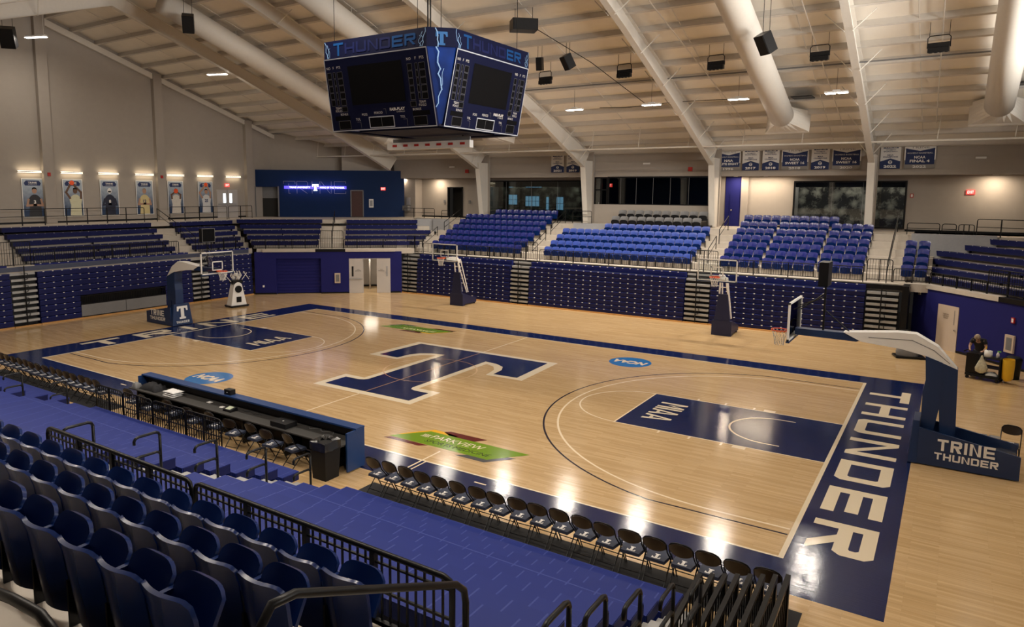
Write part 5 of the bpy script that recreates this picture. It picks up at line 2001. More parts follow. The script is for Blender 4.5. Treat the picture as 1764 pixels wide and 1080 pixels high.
for i, (x, y, dz, sx, sy, sz, tilt, rz, lab) in enumerate((
        (-1.05 + 1.0, 6.98, .85, 1.15, .75, .50, .0, .75, 'big black subwoofer box hung behind the scoreboard'),
        (-.86, 9.98, 1.0, .30, .35, .62, .15, .2, 'narrow black speaker hung next to the big subwoofer'),
        (.64, 10.04, 1.0, .42, .42, .68, .55, -.5, 'black speaker tilted to the court, beyond the narrow one'),
        (10.07, 8.31, 2.0, .50, .45, .78, .55, -.6, 'black tilted speaker hung in front of the first white duct'),
        (-15.9, .9, 2.0, .55, .50, .85, .5, .9, 'black tilted speaker hung high before the end wall slope'),
        (-26.6, -2.75, 1.5, .70, .60, 1.05, .45, .9, 'black tilted speaker cut off at the top corner above the end wall'))):
    z = ROOF(y) - dz
    t = thing('hanging_speaker', lab, 'speaker', (x, y, z), rz, 'hanging loudspeakers')
    Mx = Matrix.Rotation(tilt, 3, 'X')
    q = MB(); q.obox((0, 0, -sz * .1), (sx, sy, sz), Mx, M_BLK); q.build('cabinet', t)
    q = MB(); q.obox(Mx @ V((0, -sy / 2 - .01, 0)) + V((0, 0, -sz * .1)), (sx * .92, .02, sz * .92), Mx, M_RUB); q.build('front_grille', t)
    for s in (-1, 1):
        q = MB(); q.tube([(s * sx * .35, 0, sz * .28), (s * sx * .35, 0, dz - .05)], .012, M_BLK, 5); q.build('hanging_cable', t)

# air ducts up the roof slope with square boots at the foot
for i, (x, r_, lab) in enumerate(((9.05, .58, 'big round white duct down the far roof slope with a flared foot, nearer the scoreboard'),
                                  (17.95, .56, 'big round white duct with flared foot, farthest from the scoreboard'),
                                  (-8.7, .58, 'round white duct passing behind the scoreboard'),
                                  (-17.5, .58, 'round white duct nearest the end wall'))):
    t = thing('air_duct', lab, 'duct', (x, 0, 0), 0, 'round white ducts along the roof slope')
    q = MB()
    q.tube([(0, y, ROOF(y) - 1.0) for y in (.6, 6, 12, 17.3)], r_, M_STEEL, 24)
    q.build('round_pipe', t, True)
    n = 24
    cs, sn = math.cos(SL), math.sin(SL)

    def ring(y, drop, fx):
        """outline square to the slope at y, fx(angle) -> (x, height)"""
        out = []
        for k in range(n):
            a, h = fx(2 * PI * k / n)
            out.append((a, y + h * sn, ROOF(y) - drop + h * cs))
        return out

    def rect(hx, hz):
        def f(a):
            c, s_ = math.cos(a), math.sin(a)
            m_ = max(abs(c), abs(s_))
            return c / m_ * hx, s_ / m_ * hz
        return f
    q = MB()
    r0 = ring(17.25, 1.0, lambda a: (r_ * math.cos(a), r_ * math.sin(a)))
    r1 = ring(18.9, .62, rect(1.02, .55))
    r2 = ring(19.0, .60, rect(1.06, .58))
    r3 = ring(19.1, .60, rect(1.06, .58))
    q.hexa(r1, r0, M_STEEL)
    q.hexa(r3, r2, M_STEEL)
    q.hexa(r2, r1, M_STEEL)
    q.build('flared_boot', t)
    q = MB()
    q.box(-1.2 - (0 if i < 2 else 0), -.1, 18.6, 19.0, 11.25, 11.3, M_STEEL) if False else q.box(.55, 1.5, 16.3, 17.5, ROOF(17) - .32, ROOF(17) - .28, M_BLK)
    q.build('return_grille', t)
    for y in (5, 11, 16.5):
        q = MB(); q.tube([(.0, y, ROOF(y) - .45), (.0, y, ROOF(y) - .02)], .02, M_STEEL, 5); q.build('hanger', t)

# long white rail under the eaves with its hangers
t = thing('curtain_rail', 'long thin white rail hung under the far eaves', 'rail', (0, 20.0, 9.64))
q = MB(); q.tube([(-27.8, 0, .07), (19.6, 0, -.08)], .048, M_STEEL, 8); q.build('pipe', t)
for k in range(16):
    x = -27.0 + k * 3.05
    q = MB(); q.tube([(x, 0, 0), (x + .12, .0, ROOF(20) - 9.64 - .05)], .018, M_STEEL, 5); q.build('hanger', t)
# conduit and black cable runs below the deck
q = MB(); q.tube([(x, 13.9 + .0 * x, ROOF(13.9) - .35) for x in (-5, 4, 12, 20)], .035, M_GREY, 6)
tag(q.build('conduit'), 'long grey conduit running across the far roof slope', 'conduit')
q = MB(); q.tube([(-.5 + 1.5 * i, 16.4 + .12 * math.sin(i * 1.9), ROOF(16.4) - .42 - .06 * math.sin(i * 1.3)) for i in range(6)], .018, M_BLK, 5)
tag(q.build('cable'), 'black cable sagging along the hanging lamps of the far slope', 'cable')
q = MB(); q.tube([(-.2, 7.5, ROOF(7.5) - .5), (1.2, 11.5, ROOF(11.5) - .45), (2.2, 16.2, ROOF(16.2) - .4)], .02, M_BLK, 5)
tag(q.build('cable'), 'black cable slanting down the roof beside the big subwoofer', 'cable')
for i, (x0_, y0_, x1_, y1_) in enumerate(((5.2, 3, 6.9, 20.5), (11.0, 1, 11.5, 20.3), (16.0, 2, 15.6, 20.4))):
    q = MB(); q.tube([(x0_, y0_, ROOF(y0_) - .4), (x1_, y1_, ROOF(y1_) - .35)], .024, M_STEEL, 6)
    tag(q.build('sprinkler_pipe'), 'thin white sprinkler pipe down the far roof slope, %s from the scoreboard' % ORD[i], 'pipe', 'sprinkler pipes')

# ------------------------------------------------------------------ banners on the upper wall
GBN = 'championship banners on the upper wall'


def banner(label, x0, x1, style, top, mid, big, year):
    z0, z1, y = 8.33, 9.58, 23.5
    W, H = x1 - x0, z1 - z0
    t = thing('banner', label, 'banner', ((x0 + x1) / 2, y, z0), 0, GBN)
    hw = W / 2
    q = MB()
    q.box(-hw, hw, -.012, .012, 0, H, M_BANG if style == 'wide' else M_BANW)
    q.build('cloth', t)
    q = MB()
    F = Face((0, -.013, 0), (1, 0, 0), (0, 0, 1))
    if style == 'wide':
        F.rect(q, -hw, hw, .92, H, M_BANW, .001)
        F.poly(q, [(-hw * .94, .22), (hw * .94, .22), (hw * .94, 1.08), (0, .93), (-hw * .94, 1.08)], M_BANN, .003)
        for s in (-1, 1):
            F.rect(q, s * hw * .97 - .025, s * hw * .97 + .025, .45, 1.0, M_WHITE, .004)
        F.text(q, top, 0, 1.13, .13, M_BANG, .006, w=W * .6)
        F.text(q, mid, 0, .86 - .04, .08, M_BANW, .006, w=W * .84)
        for i, b_ in enumerate(big):
            F.text(q, b_, 0, .60 - .20 * i, .14, M_WHITE, .006, w=min(W * .86, .13 * len(b_)), bold=.03)
        F.text(q, year, 0, .10, .13, M_BANW, .006, w=W * .44, bold=.03)
    else:
        F.poly(q, [(-hw, 0), (hw, 0), (hw, .40), (0, .56), (-hw, .40)], M_BANN, .003)
        F.rect(q, -hw * .75, hw * .75, 1.10, H, M_BANN, .003)
        F.text(q, top, 0, 1.18, .10, M_BANW, .006, w=W * .6, bold=.03)
        for i, b_ in enumerate(mid):
            F.text(q, b_, 0, 1.02 - .09 * i, .065, M_BANN, .006, w=W * (.5 if i == 0 else .7), bold=.02)
        for i, b_ in enumerate(big):
            F.text(q, b_, 0, .74 - .10 * i, .075, M_BANN, .006, w=W * (.3 if i == 0 else .74), bold=.03)
        F.disc(q, 0, .36, .10, .10, M_BANW, .004, 16)
        logo_t(F, q, 0, .36, .13, M_BANN, .006)
        F.text(q, year, 0, .13, .14, M_WHITE, .006, w=W * .62, bold=.04)
    q.build('banner_lettering', t)
    q = MB(); q.tube([(-hw, 0, H), (hw, 0, H)], .018, M_STEEL, 6); q.build('hanging_rod', t)


WB = 'WOMEN\'S BASKETBALL'
banner('grey-footed banner reading Elite Eight 1996, beside the column', 4.25, 5.62, 'wide', 'TRI-STATE', WB, ('NAIA', 'ELITE EIGHT'), '1996')
banner('pointed white banner dated 2017 on the upper wall', 5.75, 6.72, 'long', 'TRINE', ('WOMEN\'S', 'BASKETBALL'), ('MIAA', 'CHAMPIONS'), '2017')
banner('pointed white banner dated 2018 on the upper wall', 6.90, 7.84, 'long', 'TRINE', ('WOMEN\'S', 'BASKETBALL'), ('MIAA', 'CHAMPIONS'), '2018')
banner('wide navy banner reading Sweet Sixteen 2018', 7.98, 9.42, 'wide', 'TRINE', WB, ('NCAA', 'SWEET 16'), '2018')
banner('pointed white banner dated 2019 between the two wide Sweet Sixteen banners', 9.58, 10.52, 'long', 'TRINE', ('WOMEN\'S', 'BASKETBALL'), ('MIAA', 'CHAMPIONS'), '2019')
banner('wide navy banner reading Sweet Sixteen 2020', 10.67, 12.12, 'wide', 'TRINE', WB, ('NCAA', 'SWEET 16'), '2020')
banner('pointed white banner dated 2022 past the last column', 13.06, 14.02, 'long', 'TRINE', ('WOMEN\'S', 'BASKETBALL'), ('MIAA', 'CHAMPIONS'), '2022')
banner('wide navy banner reading Final Four 2022, last of the wall', 14.2, 15.62, 'wide', 'TRINE', WB, ('NCAA', 'FINAL 4'), '2022')
banner('pointed white banner dated 2021 over the mural window', -7.3, -6.3, 'long', 'TRINE', ('MEN\'S', 'BASKETBALL'), ('MIAA', 'CHAMPIONS'), '2021')
banner('pointed white banner dated 2019 touching the column over the mural window', -6.1, -5.12, 'long', 'TRINE', ('MEN\'S', 'BASKETBALL'), ('MIAA', 'CHAMPIONS'), '2019')

# ------------------------------------------------------------------ posters and sconces on the end wall
PY = [-.62, 1.73, 4.08, 6.53, 8.88, 11.33]
PL = ['poster of a player in a dark vest with folded arms', 'poster of a dark-armed player in white raising both arms', 'poster of a player in a dark jersey and white helmet',
      'poster of a capped player in a pale yellow jersey', 'poster of a player with a ball at the face', 'poster of a white-clad player lifting a ball']
JC = [(.03, .03, .035), (.62, .60, .42), (.015, .018, .04), (.60, .50, .25), (.62, .58, .52), (.62, .62, .62)]
for i, y in enumerate(PY):
    t = thing('poster', PL[i], 'poster', (X0 + .03, y, 5.26), -PI / 2 + PI, 'framed posters on the end wall')
    # local x runs along +y of the room after the quarter turn
    W, H = .62, 2.33
    q = MB(); q.box(-W, W, -.02, .0, 0, H, M_POST); q.build('print', t)
    q = MB()
    F = Face((0, -.02, 0), (1, 0, 0), (0, 0, 1))
    F.frame(q, -W, W, 0, H, .045, M_WHITE, .006)
    q.build('frame', t)
    q = MB()
    jm = mat('jersey_%s' % 'abcdef'[i], JC[i], .7, noise=.1)
    dark = mat('skin_dark', (.12, .06, .035), .6)
    sk = M_SKIN if i in (0, 3, 5) else dark
    dx = (.08, .14, 0, -.02, .02, .04)[i]
    F.poly(q, [(dx - .36, 0.05), (dx + .36, .05), (dx + .34, .75), (dx + .40, 1.05), (dx + .22, 1.28), (dx + .08, 1.36), (dx - .08, 1.36), (dx - .22, 1.28), (dx - .38, 1.05), (dx - .30, .7)], jm, .003)
    F.disc(q, dx, 1.60, .14, .185, M_WHITE if i == 2 else sk, .005, 20)
    if i != 2:
        F.poly(q, [(dx - .145, 1.62), (dx - .12, 1.76), (dx, 1.81), (dx + .12, 1.76), (dx + .145, 1.62), (dx + .08, 1.70), (dx - .08, 1.70)], M_HAIR if i == 3 else M_BLK, .006)
    else:
        F.rect(q, dx - .10, dx + .10, 1.50, 1.60, M_BLK, .006)
    if i in (1, 5):
        for s in (-1, 1):
            F.line(q, [(dx + s * .34, 1.15), (dx + s * .46 - .1, 1.5), (dx + s * .12 - .18 * (i == 1), 1.95)], .13, sk, .0045)
        F.disc(q, dx - .18 * (i == 1), 2.1, .15, .15, M_ORANGE, .007, 20)
    elif i == 4:
        for s in (-1, 1):
            F.line(q, [(dx + s * .32, 1.1), (dx + s * .36, 1.35), (dx + s * .14, 1.5)], .12, sk, .0045)
        F.disc(q, dx, 1.62, .17, .17, M_ORANGE, .008, 20)
    else:
        for s in (-1, 1):
            F.line(q, [(dx + s * .36, 1.05), (dx + s * .44, .7), (dx - s * .05, .74)], .12, sk if i != 2 else jm, .0065)
    F.poly(q, [(-.42, 1.90), (.42, 1.90), (.48, 2.05), (.36, 2.2), (-.36, 2.2), (-.48, 2.05)], M_BANN, .002 if i in (1, 5) else .0035)
    F.text(q, 'TRINE', 0, 2.08, .09, M_BANW, .0042 if i in (1, 5) else .006, w=.5, bold=.03)
    F.text(q, 'ATHLETICS', 0, 1.98, .06, M_BANW, .0042 if i in (1, 5) else .006, w=.5)
    num = ('3', '', '8', '12', '', '25')[i]
    if num:
        F.text(q, num, dx, .92, .22, M_WHITE if i in (0, 2) else M_BANN, .0075, bold=.04)
    q.build('figure_print', t)
SY = [-.75, 1.72, 4.06, 6.56, 8.90, 11.32, 13.8]
for i, y in enumerate(SY):
    w_ = .66
    lab = ('lit bar sconce over the %s' % PL[i]) if i < 6 else 'lit bar sconce above the grey double doors of the end wall'
    t = thing('wall_sconce', lab, 'wall lamp', (X0 + .02, y, 7.98), 0, 'lit bar sconces on the end wall')
    q = MB(); q.box(0, .16, -w_, w_, -.02, .03, M_GREY); q.build('housing', t)
    for z0_, z1_, nm in ((.03, .055, 'upper_lens'), (-.045, -.02, 'lower_lens')):
        q = MB(); q.box(.02, .15, -w_ + .02, w_ - .02, z0_, z1_, M_SCON); q.build(nm, t)
    for s in (1, -1):
        area('sconce_glow', (X0 + .16, y, 7.98 + s * .09), .12, 1.2, 3.2, (1, .80, .52), (0 if s < 0 else PI, 0, 0))
# pilasters' corner lamps at the end of the row: small call points
q = MB(); q.box(X0 + .32, X0 + .36, .15, .33, 7.75, 7.95, M_RED); tag(q.build('fire_strobe'), 'tiny red strobe on the pilaster between the first two posters', 'alarm')
q = MB(); q.box(X0 + .32, X0 + .36, 7.6, 7.78, 7.75, 7.95, M_RED); tag(q.build('fire_strobe'), 'tiny red strobe on the pilaster beside the capped player poster', 'alarm')


def exit_sign(label, loc, rz, lit=True):
    t = thing('exit_sign', label, 'exit sign', loc, rz, 'red exit signs')
    q = MB(); q.box(-.19, .19, -.04, .0, -.12, .12, M_EXIT); q.build('body', t)
    q = MB(); F = Face((0, -.04, 0), (1, 0, 0), (0, 0, 1)); F.text(q, 'EXIT', 0, 0, .15, mat('exit_letters', (1, .5, .45), .5, emit=(1, .45, .4), es=3), .004, w=.28); q.build('exit_letters', t)


exit_sign('red lit exit sign above the double doors of the end wall', (X0 + .05, 13.23, 7.34), PI / 2)
exit_sign('red lit exit sign on the deep blue feature wall', cor(-1.1, 9.99, 7.15), RA)
exit_sign('red lit exit sign on the beige wall past the trophy window', (17.31, YB - .02, 7.09), 0)
exit_sign('small red exit sign inside the glass door by the press windows', (-3.3, 24.6, 7.45), 0)

# the glowing sign on the feature wall
t = thing('led_sign', 'glowing purple text bar with white slab letter on the deep blue wall', 'sign', cor(-6.5, 9.97, 7.22), RA)
q = MB(); q.box(-2.45, 2.45, -.05, -.01, -.11, .11, M_LEDP); q.build('bar', t)
q = MB()
F = Face((0, -.05, 0), (1, 0, 0), (0, 0, 1))
F.text(q, 'TRINE UNIVERSITY', -1.22, 0, .13, M_LEDW, .006, w=1.65, bold=.02)
F.text(q, 'HOME OF THE THUNDER', 1.33, 0, .13, M_LEDW, .006, w=1.95, bold=.02)
q.build('bar_lettering', t)
q = MB()
q.hexa([(x * .07, -.09, y * .07) for x, y in T_POLY], [(x * .07, -.02, y * .07) for x, y in T_POLY], mat('led_letter', (.8, .8, .9), .5, emit=(.9, .92, 1), es=4.0)); q.build('slab_letter', t)
t2 = thing('outline_letters', 'faint grey outline letters spelling the school behind the glowing bar', 'sign', cor(-6.5, 9.99, 7.22), RA)
q = MB()
F = Face((0, -.01, 0), (1, 0, 0), (0, 0, 1))
for ch, x in zip('TRINE', (-2.5, -1.45, -.35, .35, 1.5)):
    for st in {'T': [[(0, .8), (0, 1), (1, 1), (1, .8)], [(.45, .8), (.45, 0), (.6, 0)]], 'R': [[(0, 0), (0, 1), (.85, 1), (.95, .85), (.95, .5)], [(.3, .4), (.9, 0)]],
               'I': [[(.1, 0), (.1, 1)]], 'N': [[(0, 0), (0, 1)], [(.1, 1), (.9, 0)], [(1, 0), (1, 1)]], 'E': [[(1, .85), (1, 1), (0, 1), (0, 0), (1, 0), (1, .15)]]}[ch]:
        F.line(q, [(x + a * .9, -.48 + b_ * .96) for a, b_ in st], .022, M_GREYW, .004)
q.build('letter_lines', t2)
a = cor(-6.5, 9.6, 7.22)
area('led_glow', a, 4.6, .25, 18, (.35, .35, 1.0), (PI / 2, 0, RA))

# ------------------------------------------------------------------ small wall fittings
def plate(name, label, cat, loc, rz, sx, sz, m, d=.05, inner=None, group=None):
    t = thing(name, label, cat, loc, rz, group)
    q = MB(); q.box(-sx / 2, sx / 2, -d, 0, -sz / 2, sz / 2, m); q.build('body', t)
    if inner:
        q = MB(); q.box(-sx * .30, sx * .30, -d - .008, -d, -sz * .35, sz * .35, inner); q.build('inset_panel', t)
    return t


plate('extinguisher_cabinet', 'pale cabinet with a dark slot on the blue corner wall beside the doors', 'cabinet', cor(-4.3, 0, 1.06), RA, .38, .68, M_TAND, .08, M_GREY)
plate('extinguisher_cabinet', 'white lit cabinet beside the brown door on the feature wall', 'cabinet', cor(-2.07, 10, 5.97), RA, .36, .68, M_WHITE, .08, M_GREYW)
plate('extinguisher_cabinet', 'pale wall cabinet behind the cleaning cart', 'cabinet', corr(3.10, 0, .98), RB, .42, .72, M_TAND, .08, M_GREY)
plate('fire_alarm', 'red alarm pull on the blue wall above the cleaning cart cabinet', 'alarm', corr(3.15, 0, 1.95), RB, .14, .22, M_RED, .06, M_WHITE)
plate('wall_outlet', 'small white outlet low on the blue corner wall by the roll door', 'outlet', cor(-9.2, 0, .55), RA, .12, .14, M_WHITE, .02)
plate('light_switch', 'small white plate high on the blue wall edge near the tan door', 'switch', corr(-2.0, 0, 2.35), RB, .14, .2, M_WHITE, .03)
plate('fire_alarm', 'small red alarm beside the trophy window frame', 'alarm', (14.62, YB - .03, 6.88), 0, .16, .22, M_RED, .05, M_WHITE)
plate('fire_bell', 'round red bell over the press windows', 'alarm', (2.58, 23.59, 8.45), 0, .26, .26, M_RED, .08)
plate('fire_strobe', 'red strobe on the upper wall left of the first column with banners', 'alarm', (-14.6, 23.59, 8.5), 0, .3, .26, M_RED, .06)
for i, x in enumerate((-16.0, -.31, 17.6)):
    plate('emergency_light', 'white emergency light strip on the upper wall, %s along it' % ORD[i], 'emergency light', (x, 23.59, 8.85), 0, .46, .10, M_WHITE, .08, None, 'emergency light strips')
t = thing('drinking_fountain', 'grey bottle filler and fountain in the white niche by the feature wall', 'drinking fountain', (-20.75, YB - .95, 5.75), 0)
q = MB(); q.box(-.2, .2, -.1, 0, .1, .7, M_ALU); q.build('bottle_filler', t)
q = MB(); q.box(-.35, .2, -.38, 0, -.35, .05, M_GREY); q.build('basin', t)
plate('door_sign', 'small dark sign beside the dark lobby doorway', 'sign', (-17.75, YB - .03, 6.15), 0, .18, .26, M_GREY, .02)
plate('door_sign', 'small dark sign right of the dark lobby doorway', 'sign', (-15.3, YB - .03, 6.15), 0, .18, .26, M_GREY, .02)
# recessed lights wash the lobby walls
for x, y, e in ((-18.2, 24.3, 60), (7.0, 24.2, 90), (5.2, 24.3, 45), (18.3, 24.2, 65), (-21.2, 23.9, 20)):
    t = thing('downlight', 'recessed downlight in the lobby ceiling at %s' % {-18.2: 'the dark doorway', 7.0: 'the blank beige wall', 5.2: 'the tall blue strip', 18.3: 'the lone exit sign', -21.2: 'the fountain niche'}[x], 'downlight', (x, y, SOF - .015), 0, 'lobby downlights')
    q = MB(); q.lathe([(.10, 0), (.10, .012)], M_LAMP, 14); q.build('lens', t)
    q = MB(); q.torus((0, 0, .006), .115, .015, M_WHITE, 16, 5); q.build('trim_ring', t)
    area('downlight_glow', (x, y, SOF - .03), 2.2 if x == 7.0 else .3, .3, e, (1, .80, .58))
for x0_, x1_ in ((-12.5, -7), (9.2, 13.6)):
    for k in range(3):
        area('mural_wash', (x0_ + (x1_ - x0_) * k / 2, 26.6, 7.9), .3, .3, 14, (1, .88, .7))

# ------------------------------------------------------------------ ball machine, covered machine, cart and cleaner
t = thing('ball_machine', 'white ball-throwing machine with net on wheels by the end bleachers', 'ball machine', (-18.9, 5.47, 0), PI / 2 - .15)
q = MB(); q.hexa([(-.50, -.28, .12), (.50, -.28, .12), (.50, .28, .12), (-.50, .28, .12)], [(-.27, -.22, 1.25), (.27, -.22, 1.25), (.27, .22, 1.25), (-.27, .22, 1.25)], M_WHITE)
q.tube([(0, -.23, 1.22), (0, .23, 1.22)], .27, M_WHITE, 20); q.build('body', t)
q = MB(); q.tube([(0, -.30, 1.08), (0, -.22, 1.08)], .21, M_BLK, 20); q.build('throwing_port', t)
q = MB(); q.box(-.15, .15, -.30, -.27, .30, .62, M_BLK); q.build('control_panel', t)
q = MB(); q.box(-.58, .58, -.40, .40, .05, .12, M_BLK); q.build('base', t)
for sx in (-.5, .5):
    for sy in (-.36, .36):
        q = MB(); q.tube([(sx - .03, sy, .045), (sx + .03, sy, .045)], .045, M_RUB, 10); q.build('wheel', t)
q = MB(); q.box(-.32, .32, -.2, .2, 1.42, 1.62, M_BLK); q.build('hopper', t)
q = MB()
for k in range(10):
    a = 2 * PI * k / 10
    q.tube([(.12 * math.cos(a), .1 * math.sin(a), 1.55), (.34 * math.cos(a), .30 * math.sin(a), 1.88), (.22 * math.cos(a + .3), .2 * math.sin(a + .3), 2.16)], .014, M_NET, 4, False)
    q.tube([(.34 * math.cos(a), .30 * math.sin(a), 1.88), (.34 * math.cos(a + .63), .30 * math.sin(a + .63), 1.92)], .012, M_NET, 4, False)
q.build('net', t)
for s in (-1, 1):
    q = MB(); q.tube([(s * .3, 0, 1.5), (s * .72, 0, 2.0), (s * .5, 0, 2.1), (s * .85, 0, 1.6)], .02, M_WHITE, 5); q.build('folded_arm', t)
for i in range(3):
    q = MB()
    q.lathe([(.001, -.12), (.06, -.104), (.104, -.06), (.12, 0), (.104, .06), (.06, .104), (.001, .12)], mat('ball_pale', (.62, .60, .58), .5), 14)
    o = q.build('basketball', None, True, cor(0, 0, 0))
    o.location = (-18.9 + (-.1, .1, .0)[i], 5.47 + (-.1, .08, .0)[i], 1.74 + (0, 0, .19)[i])
    tag(o, ['pale ball lowest in the ball machine net, nearer the end wall', 'pale ball lowest in the ball machine net, nearer the court', 'pale ball on top in the ball machine net'][i], 'ball', 'balls in the machine net')

t = thing('covered_machine', 'grey hooded floor machine with black feet beside the far bleacher end', 'machine', (15.42, 13.42, 0), .3)
rows = []
for z, sx, sy in ((.10, .42, .30), (.25, .45, .30), (.45, .40, .24), (.60, .26, .15), (.66, .10, .06)):
    rows.append([(sx * math.cos(a), sy * math.sin(a), z) for a in [i * 2 * PI / 14 for i in range(15)]])
q = MB(); q.grid(rows, M_GREY); q.build('body', t, True)
q = MB(); q.box(-.5, .62, -.33, .33, .02, .10, M_BLK); q.build('base', t)
q = MB(); q.tube([(-.28, 0, .5), (-.38, .0, 1.0), (-.30, .0, 1.18), (-.02, .0, 1.2), (.08, 0, 1.05), (.02, 0, .7)], .03, M_BLK, 6); q.tube([(-.36, -.2, 1.1), (-.36, .2, 1.1)], .025, M_BLK, 6); q.build('handle_frame', t)
for s in (-.3, .3):
    q = MB(); q.tube([(-.45, s, .05), (-.35, s, .05)], .05, M_RUB, 8); q.build('wheel', t)

CX, CY = 18.05, 10.85
CA = -.35
t = thing('cleaning_cart', 'black janitor cart with yellow bag at its end by the blue wall', 'cleaning cart', (CX, CY, 0), CA)
q = MB(); q.box(-.55, .55, -.27, .27, .12, .22, M_RUB); q.box(-.1, .55, -.25, .25, .50, .54, M_RUB); q.box(-.1, .55, -.25, .25, .86, .90, M_RUB); q.box(.52, .56, -.25, .25, .2, .92, M_RUB); q.box(-.12, -.08, -.25, .25, .2, .92, M_RUB); q.build('tray', t)
q = MB(); q.box(-.55, -.13, -.25, .25, .24, .98, M_BLK); q.build('cabinet', t)
q = MB()
rows = [[(.74 + sx * math.cos(a), sy * math.sin(a), z) for a in [i * 2 * PI / 12 for i in range(13)]] for z, sx, sy in ((.12, .10, .18), (.2, .17, .24), (.7, .19, .26), (.92, .18, .26))]
q.grid(rows, M_YEL); q.build('waste_bag', t, True)
for sx in (-.48, .48):
    for sy in (-.22, .22):
        q = MB(); q.tube([(sx, sy - .03, .06), (sx, sy + .03, .06)], .06, M_RUB, 10); q.build('wheel', t)
q = MB(); q.tube([(-.58, -.2, .95), (-.66, -.2, 1.02), (-.66, .2, 1.02), (-.58, .2, .95)], .018, M_BLK, 6); q.build('handle', t)


def on_cart(x, y, z):
    return (CX + x * math.cos(CA) - y * math.sin(CA), CY + x * math.sin(CA) + y * math.cos(CA), z)


t = thing('spray_bottle', 'white spray bottle with green trigger on the cart top', 'bottle', on_cart(.38, 0, .902), 0)
q = MB(); q.lathe([(.05, 0), (.052, .14), (.03, .19), (.016, .22)], M_WHITE, 12); q.build('body', t, True)
q = MB(); q.box(-.02, .09, -.015, .015, .22, .27, mat('trigger_green', (.15, .45, .12), .5)); q.build('trigger', t)
t = thing('paper_roll', 'big white paper roll on the cart top beside the spray bottle', 'paper roll', on_cart(.10, -.08, .902), 0)
q = MB(); q.lathe([(.13, 0), (.13, .24)], M_WCLOTH, 18); q.build('roll', t, True)
q = MB(); q.lathe([(.03, .24), (.03, .245)], M_GREY, 10); q.build('core', t)
o = rumple('cleaning_rag', 'white rags heaped on the lowest cart shelf', 'rag', *on_cart(.25, -.05, .222), .4, .3, .14, M_WCLOTH, 21)
q = MB()
rr = random.Random(3)
rows = [[(on_cart(0, -.36, 0)[0] + sx * math.cos(a) * (1 + rr.uniform(-.1, .1)), on_cart(0, -.36, 0)[1] + sx * .45 * math.sin(a), z) for a in [i * 2 * PI / 10 for i in range(11)]] for z, sx in ((.30, .05), (.36, .17), (.5, .2), (.66, .15), (.86, .05), (.98, .02))]
q.grid(rows, mat('clear_bag', (.50, .48, .36), .3, noise=.5, scale=14))
tag(q.build('plastic_bag', None, True), 'knotted pale plastic bag hanging on the front of the cart', 'bag')
t = thing('mop_handle', 'upright white mop handle standing in the cart', 'mop', on_cart(-.04, .0, .22), 0)
q = MB(); q.tube([(0, 0, 0), (.03, 0, .95)], .016, M_WHITE, 8); q.build('pole', t)
q = MB(); q.tube([(.03, 0, .95), (.033, 0, 1.05)], .02, M_YEL, 8); q.build('grip', t)
t = thing('round_bin', 'dark round bin standing behind the yellow cart bag', 'bin', (18.95, 11.6, 0), 0)
q = MB(); q.lathe([(.22, 0), (.27, .75), (.28, .78)], M_RUB, 18); q.build('body', t, True)
q = MB(); q.lathe([(.27, .78), (.2, .86), (.03, .88)], M_RUB, 18); q.build('lid', t, True)


# the cleaner bending over the cart
def skin_body(name, joints, edges, radii, m, levels=2, parent=None):
    me = bpy.data.meshes.new(name)
    me.from_pydata(joints, edges, [])
    me.materials.append(m)
    o = bpy.data.objects.new(name, me)
    COL.objects.link(o)
    if parent:
        o.parent = parent
    sk = o.modifiers.new('skin', 'SKIN')
    sk.use_smooth_shade = True
    for v_, r_ in zip(me.skin_vertices[0].data, radii):
        v_.radius = r_ if isinstance(r_, tuple) else (r_, r_)
    me.skin_vertices[0].data[0].use_root = True
    su = o.modifiers.new('smooth', 'SUBSURF')
    su.levels = su.render_levels = levels
    return o


J, E_, R_ = [], [], []


def jn(p, r, par=None):
    J.append(p)
    R_.append(r)
    if par is not None:
        E_.append((par, len(J) - 1))
    return len(J) - 1


PX_, PY_ = 17.86, 11.80
per = thing('person', 'person in black shirt with grey hair bending over the cleaning cart', 'person', (PX_, PY_, 0), -.25)
# local: faces -y
pel = jn((0, .10, .95), (.14, .10))
sp1 = jn((0, .02, 1.12), (.13, .10), pel)
sp2 = jn((0, -.11, 1.27), (.15, .10), sp1)
nk = jn((0, -.24, 1.39), (.065, .06), sp2)
nk2 = jn((0, -.32, 1.43), (.055, .055), nk)
hd = jn((0, -.385, 1.475), (.085, .085), nk2)
hd2 = jn((0, -.45, 1.52), (.078, .075), hd)
for s in (-1, 1):
    sh = jn((s * .19, -.15, 1.36), .07, sp2)
    el = jn((s * .27, -.20, 1.10), .048, sh)
    wr = jn((s * .22, -.38, .98 if s > 0 else 1.0), .032, el)
    hn = jn((s * .20, -.46, .985), (.04, .022), wr)
    th = jn((s * .15, -.45, .99), .013, hn)
    for k in range(4):
        f1 = jn((s * (.17 + .022 * k), -.52, .985 + .004 * (k % 2)), .011, hn)
        f2 = jn((s * (.17 + .022 * k), -.555, .965), .009, f1)
    hp = jn((s * .10, .10, .88), .095, pel)
    kn = jn((s * .115, .03, .50), .062, hp)
    an = jn((s * .12, .10, .09), .042, kn)
    to = jn((s * .13, -.08, .04), (.045, .03), an)
b_ = skin_body('body', J, E_, R_, M_SKIN, 2, per)
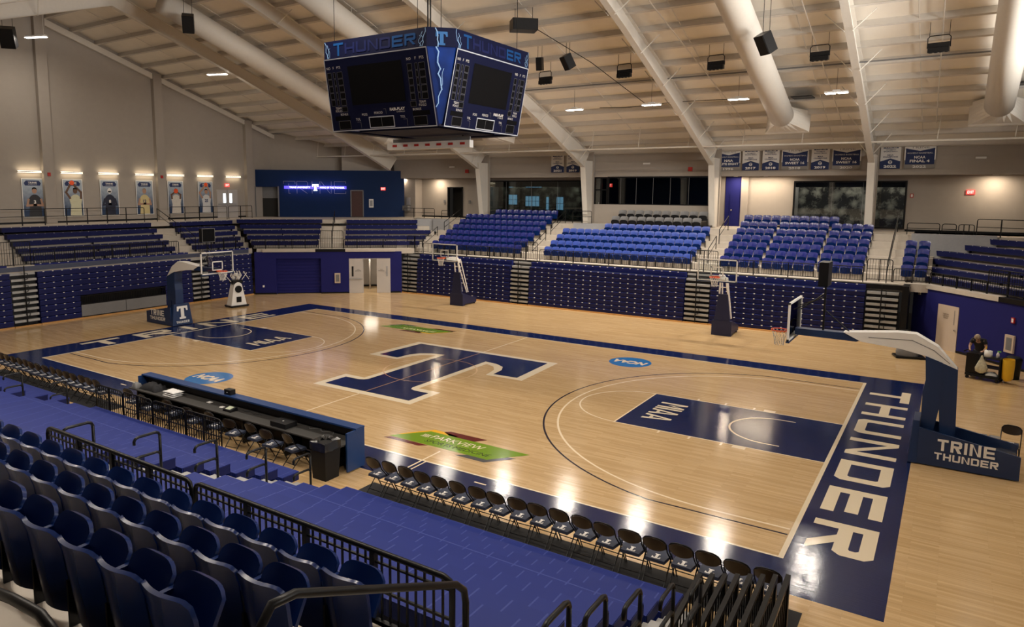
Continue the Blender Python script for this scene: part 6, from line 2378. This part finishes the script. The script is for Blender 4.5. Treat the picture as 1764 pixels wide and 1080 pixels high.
# clothes over it
J2, E2, R2 = [], [], []
J, E_, R_ = J2, E2, R2
a0 = jn((0, .11, .84), (.19, .15))
a01 = jn((0, .09, .98), (.185, .145), a0)
a1 = jn((0, .02, 1.12), (.18, .14), a01)
a2 = jn((0, -.11, 1.27), (.20, .15), a1)
a3 = jn((0, -.22, 1.375), (.105, .095), a2)
a4 = jn((0, -.27, 1.405), (.07, .07), a3)
for s in (-1, 1):
    q1 = jn((s * .19, -.15, 1.355), .088, a2)
    jn((s * .245, -.185, 1.20), .075, q1)
skin_body('shirt', J, E_, R_, M_CLOTH, 2, per)
J, E_, R_ = [], [], []
a0 = jn((0, .10, .94), (.165, .13))
for s in (-1, 1):
    h_ = jn((s * .10, .10, .84), .11, a0)
    k_ = jn((s * .115, .03, .50), .082, h_)
    jn((s * .12, .09, .10), .07, k_)
skin_body('trousers', J, E_, R_, mat('trousers_dark', (.014, .014, .018), .85), 2, per)
for s in (-1, 1):
    q = MB()
    q.slab([[(s * .125 - .05, -.16, .0), (s * .125 + .05, -.16, .0)], [(s * .125 - .05, .14, .0), (s * .125 + .05, .14, .0)]],
           [[(s * .125 - .045, -.15, .07), (s * .125 + .045, -.15, .07)], [(s * .125 - .045, .14, .11), (s * .125 + .045, .14, .11)]], M_BLK)
    q.build('shoe', per)
HM = Matrix.Rotation(math.radians(48), 3, 'X')     # head bowed forward
HC = V((0, -.425, 1.50))


def hp_(x, y, z):
    return tuple(HC + HM @ V((x, y, z)))


q = MB()
rows = []
for i in range(7):
    th_ = .02 + i / 6 * 1.5
    rows.append([hp_(.103 * math.sin(th_) * math.cos(a), .01 + .122 * math.sin(th_) * math.sin(a), .0 + .118 * math.cos(th_)) for a in [k * 2 * PI / 14 for k in range(15)]])
q.grid(rows, M_HAIR); q.build('hair', per, True)
q = MB()
q.lathe([(.001, -.016), (.013, -.008), (.013, .008), (.001, .014)], M_SKIN, 8, hp_(0, -.115, -.03)); q.build('nose', per, True)
for s in (-1, 1):
    q = MB(); q.lathe([(.001, -.010), (.010, 0), (.001, .010)], M_BLK, 8, hp_(s * .035, -.092, .0)); q.build('eye', per)
    q = MB(); q.lathe([(.001, -.026), (.014, 0), (.001, .026)], M_SKIN, 8, hp_(s * .098, .0, -.02)); q.build('ear', per, True)
q = MB(); q.lathe([(.001, -.004), (.02, 0), (.001, .004)], M_RED, 8, hp_(0, -.092, -.075)); q.build('mouth', per)
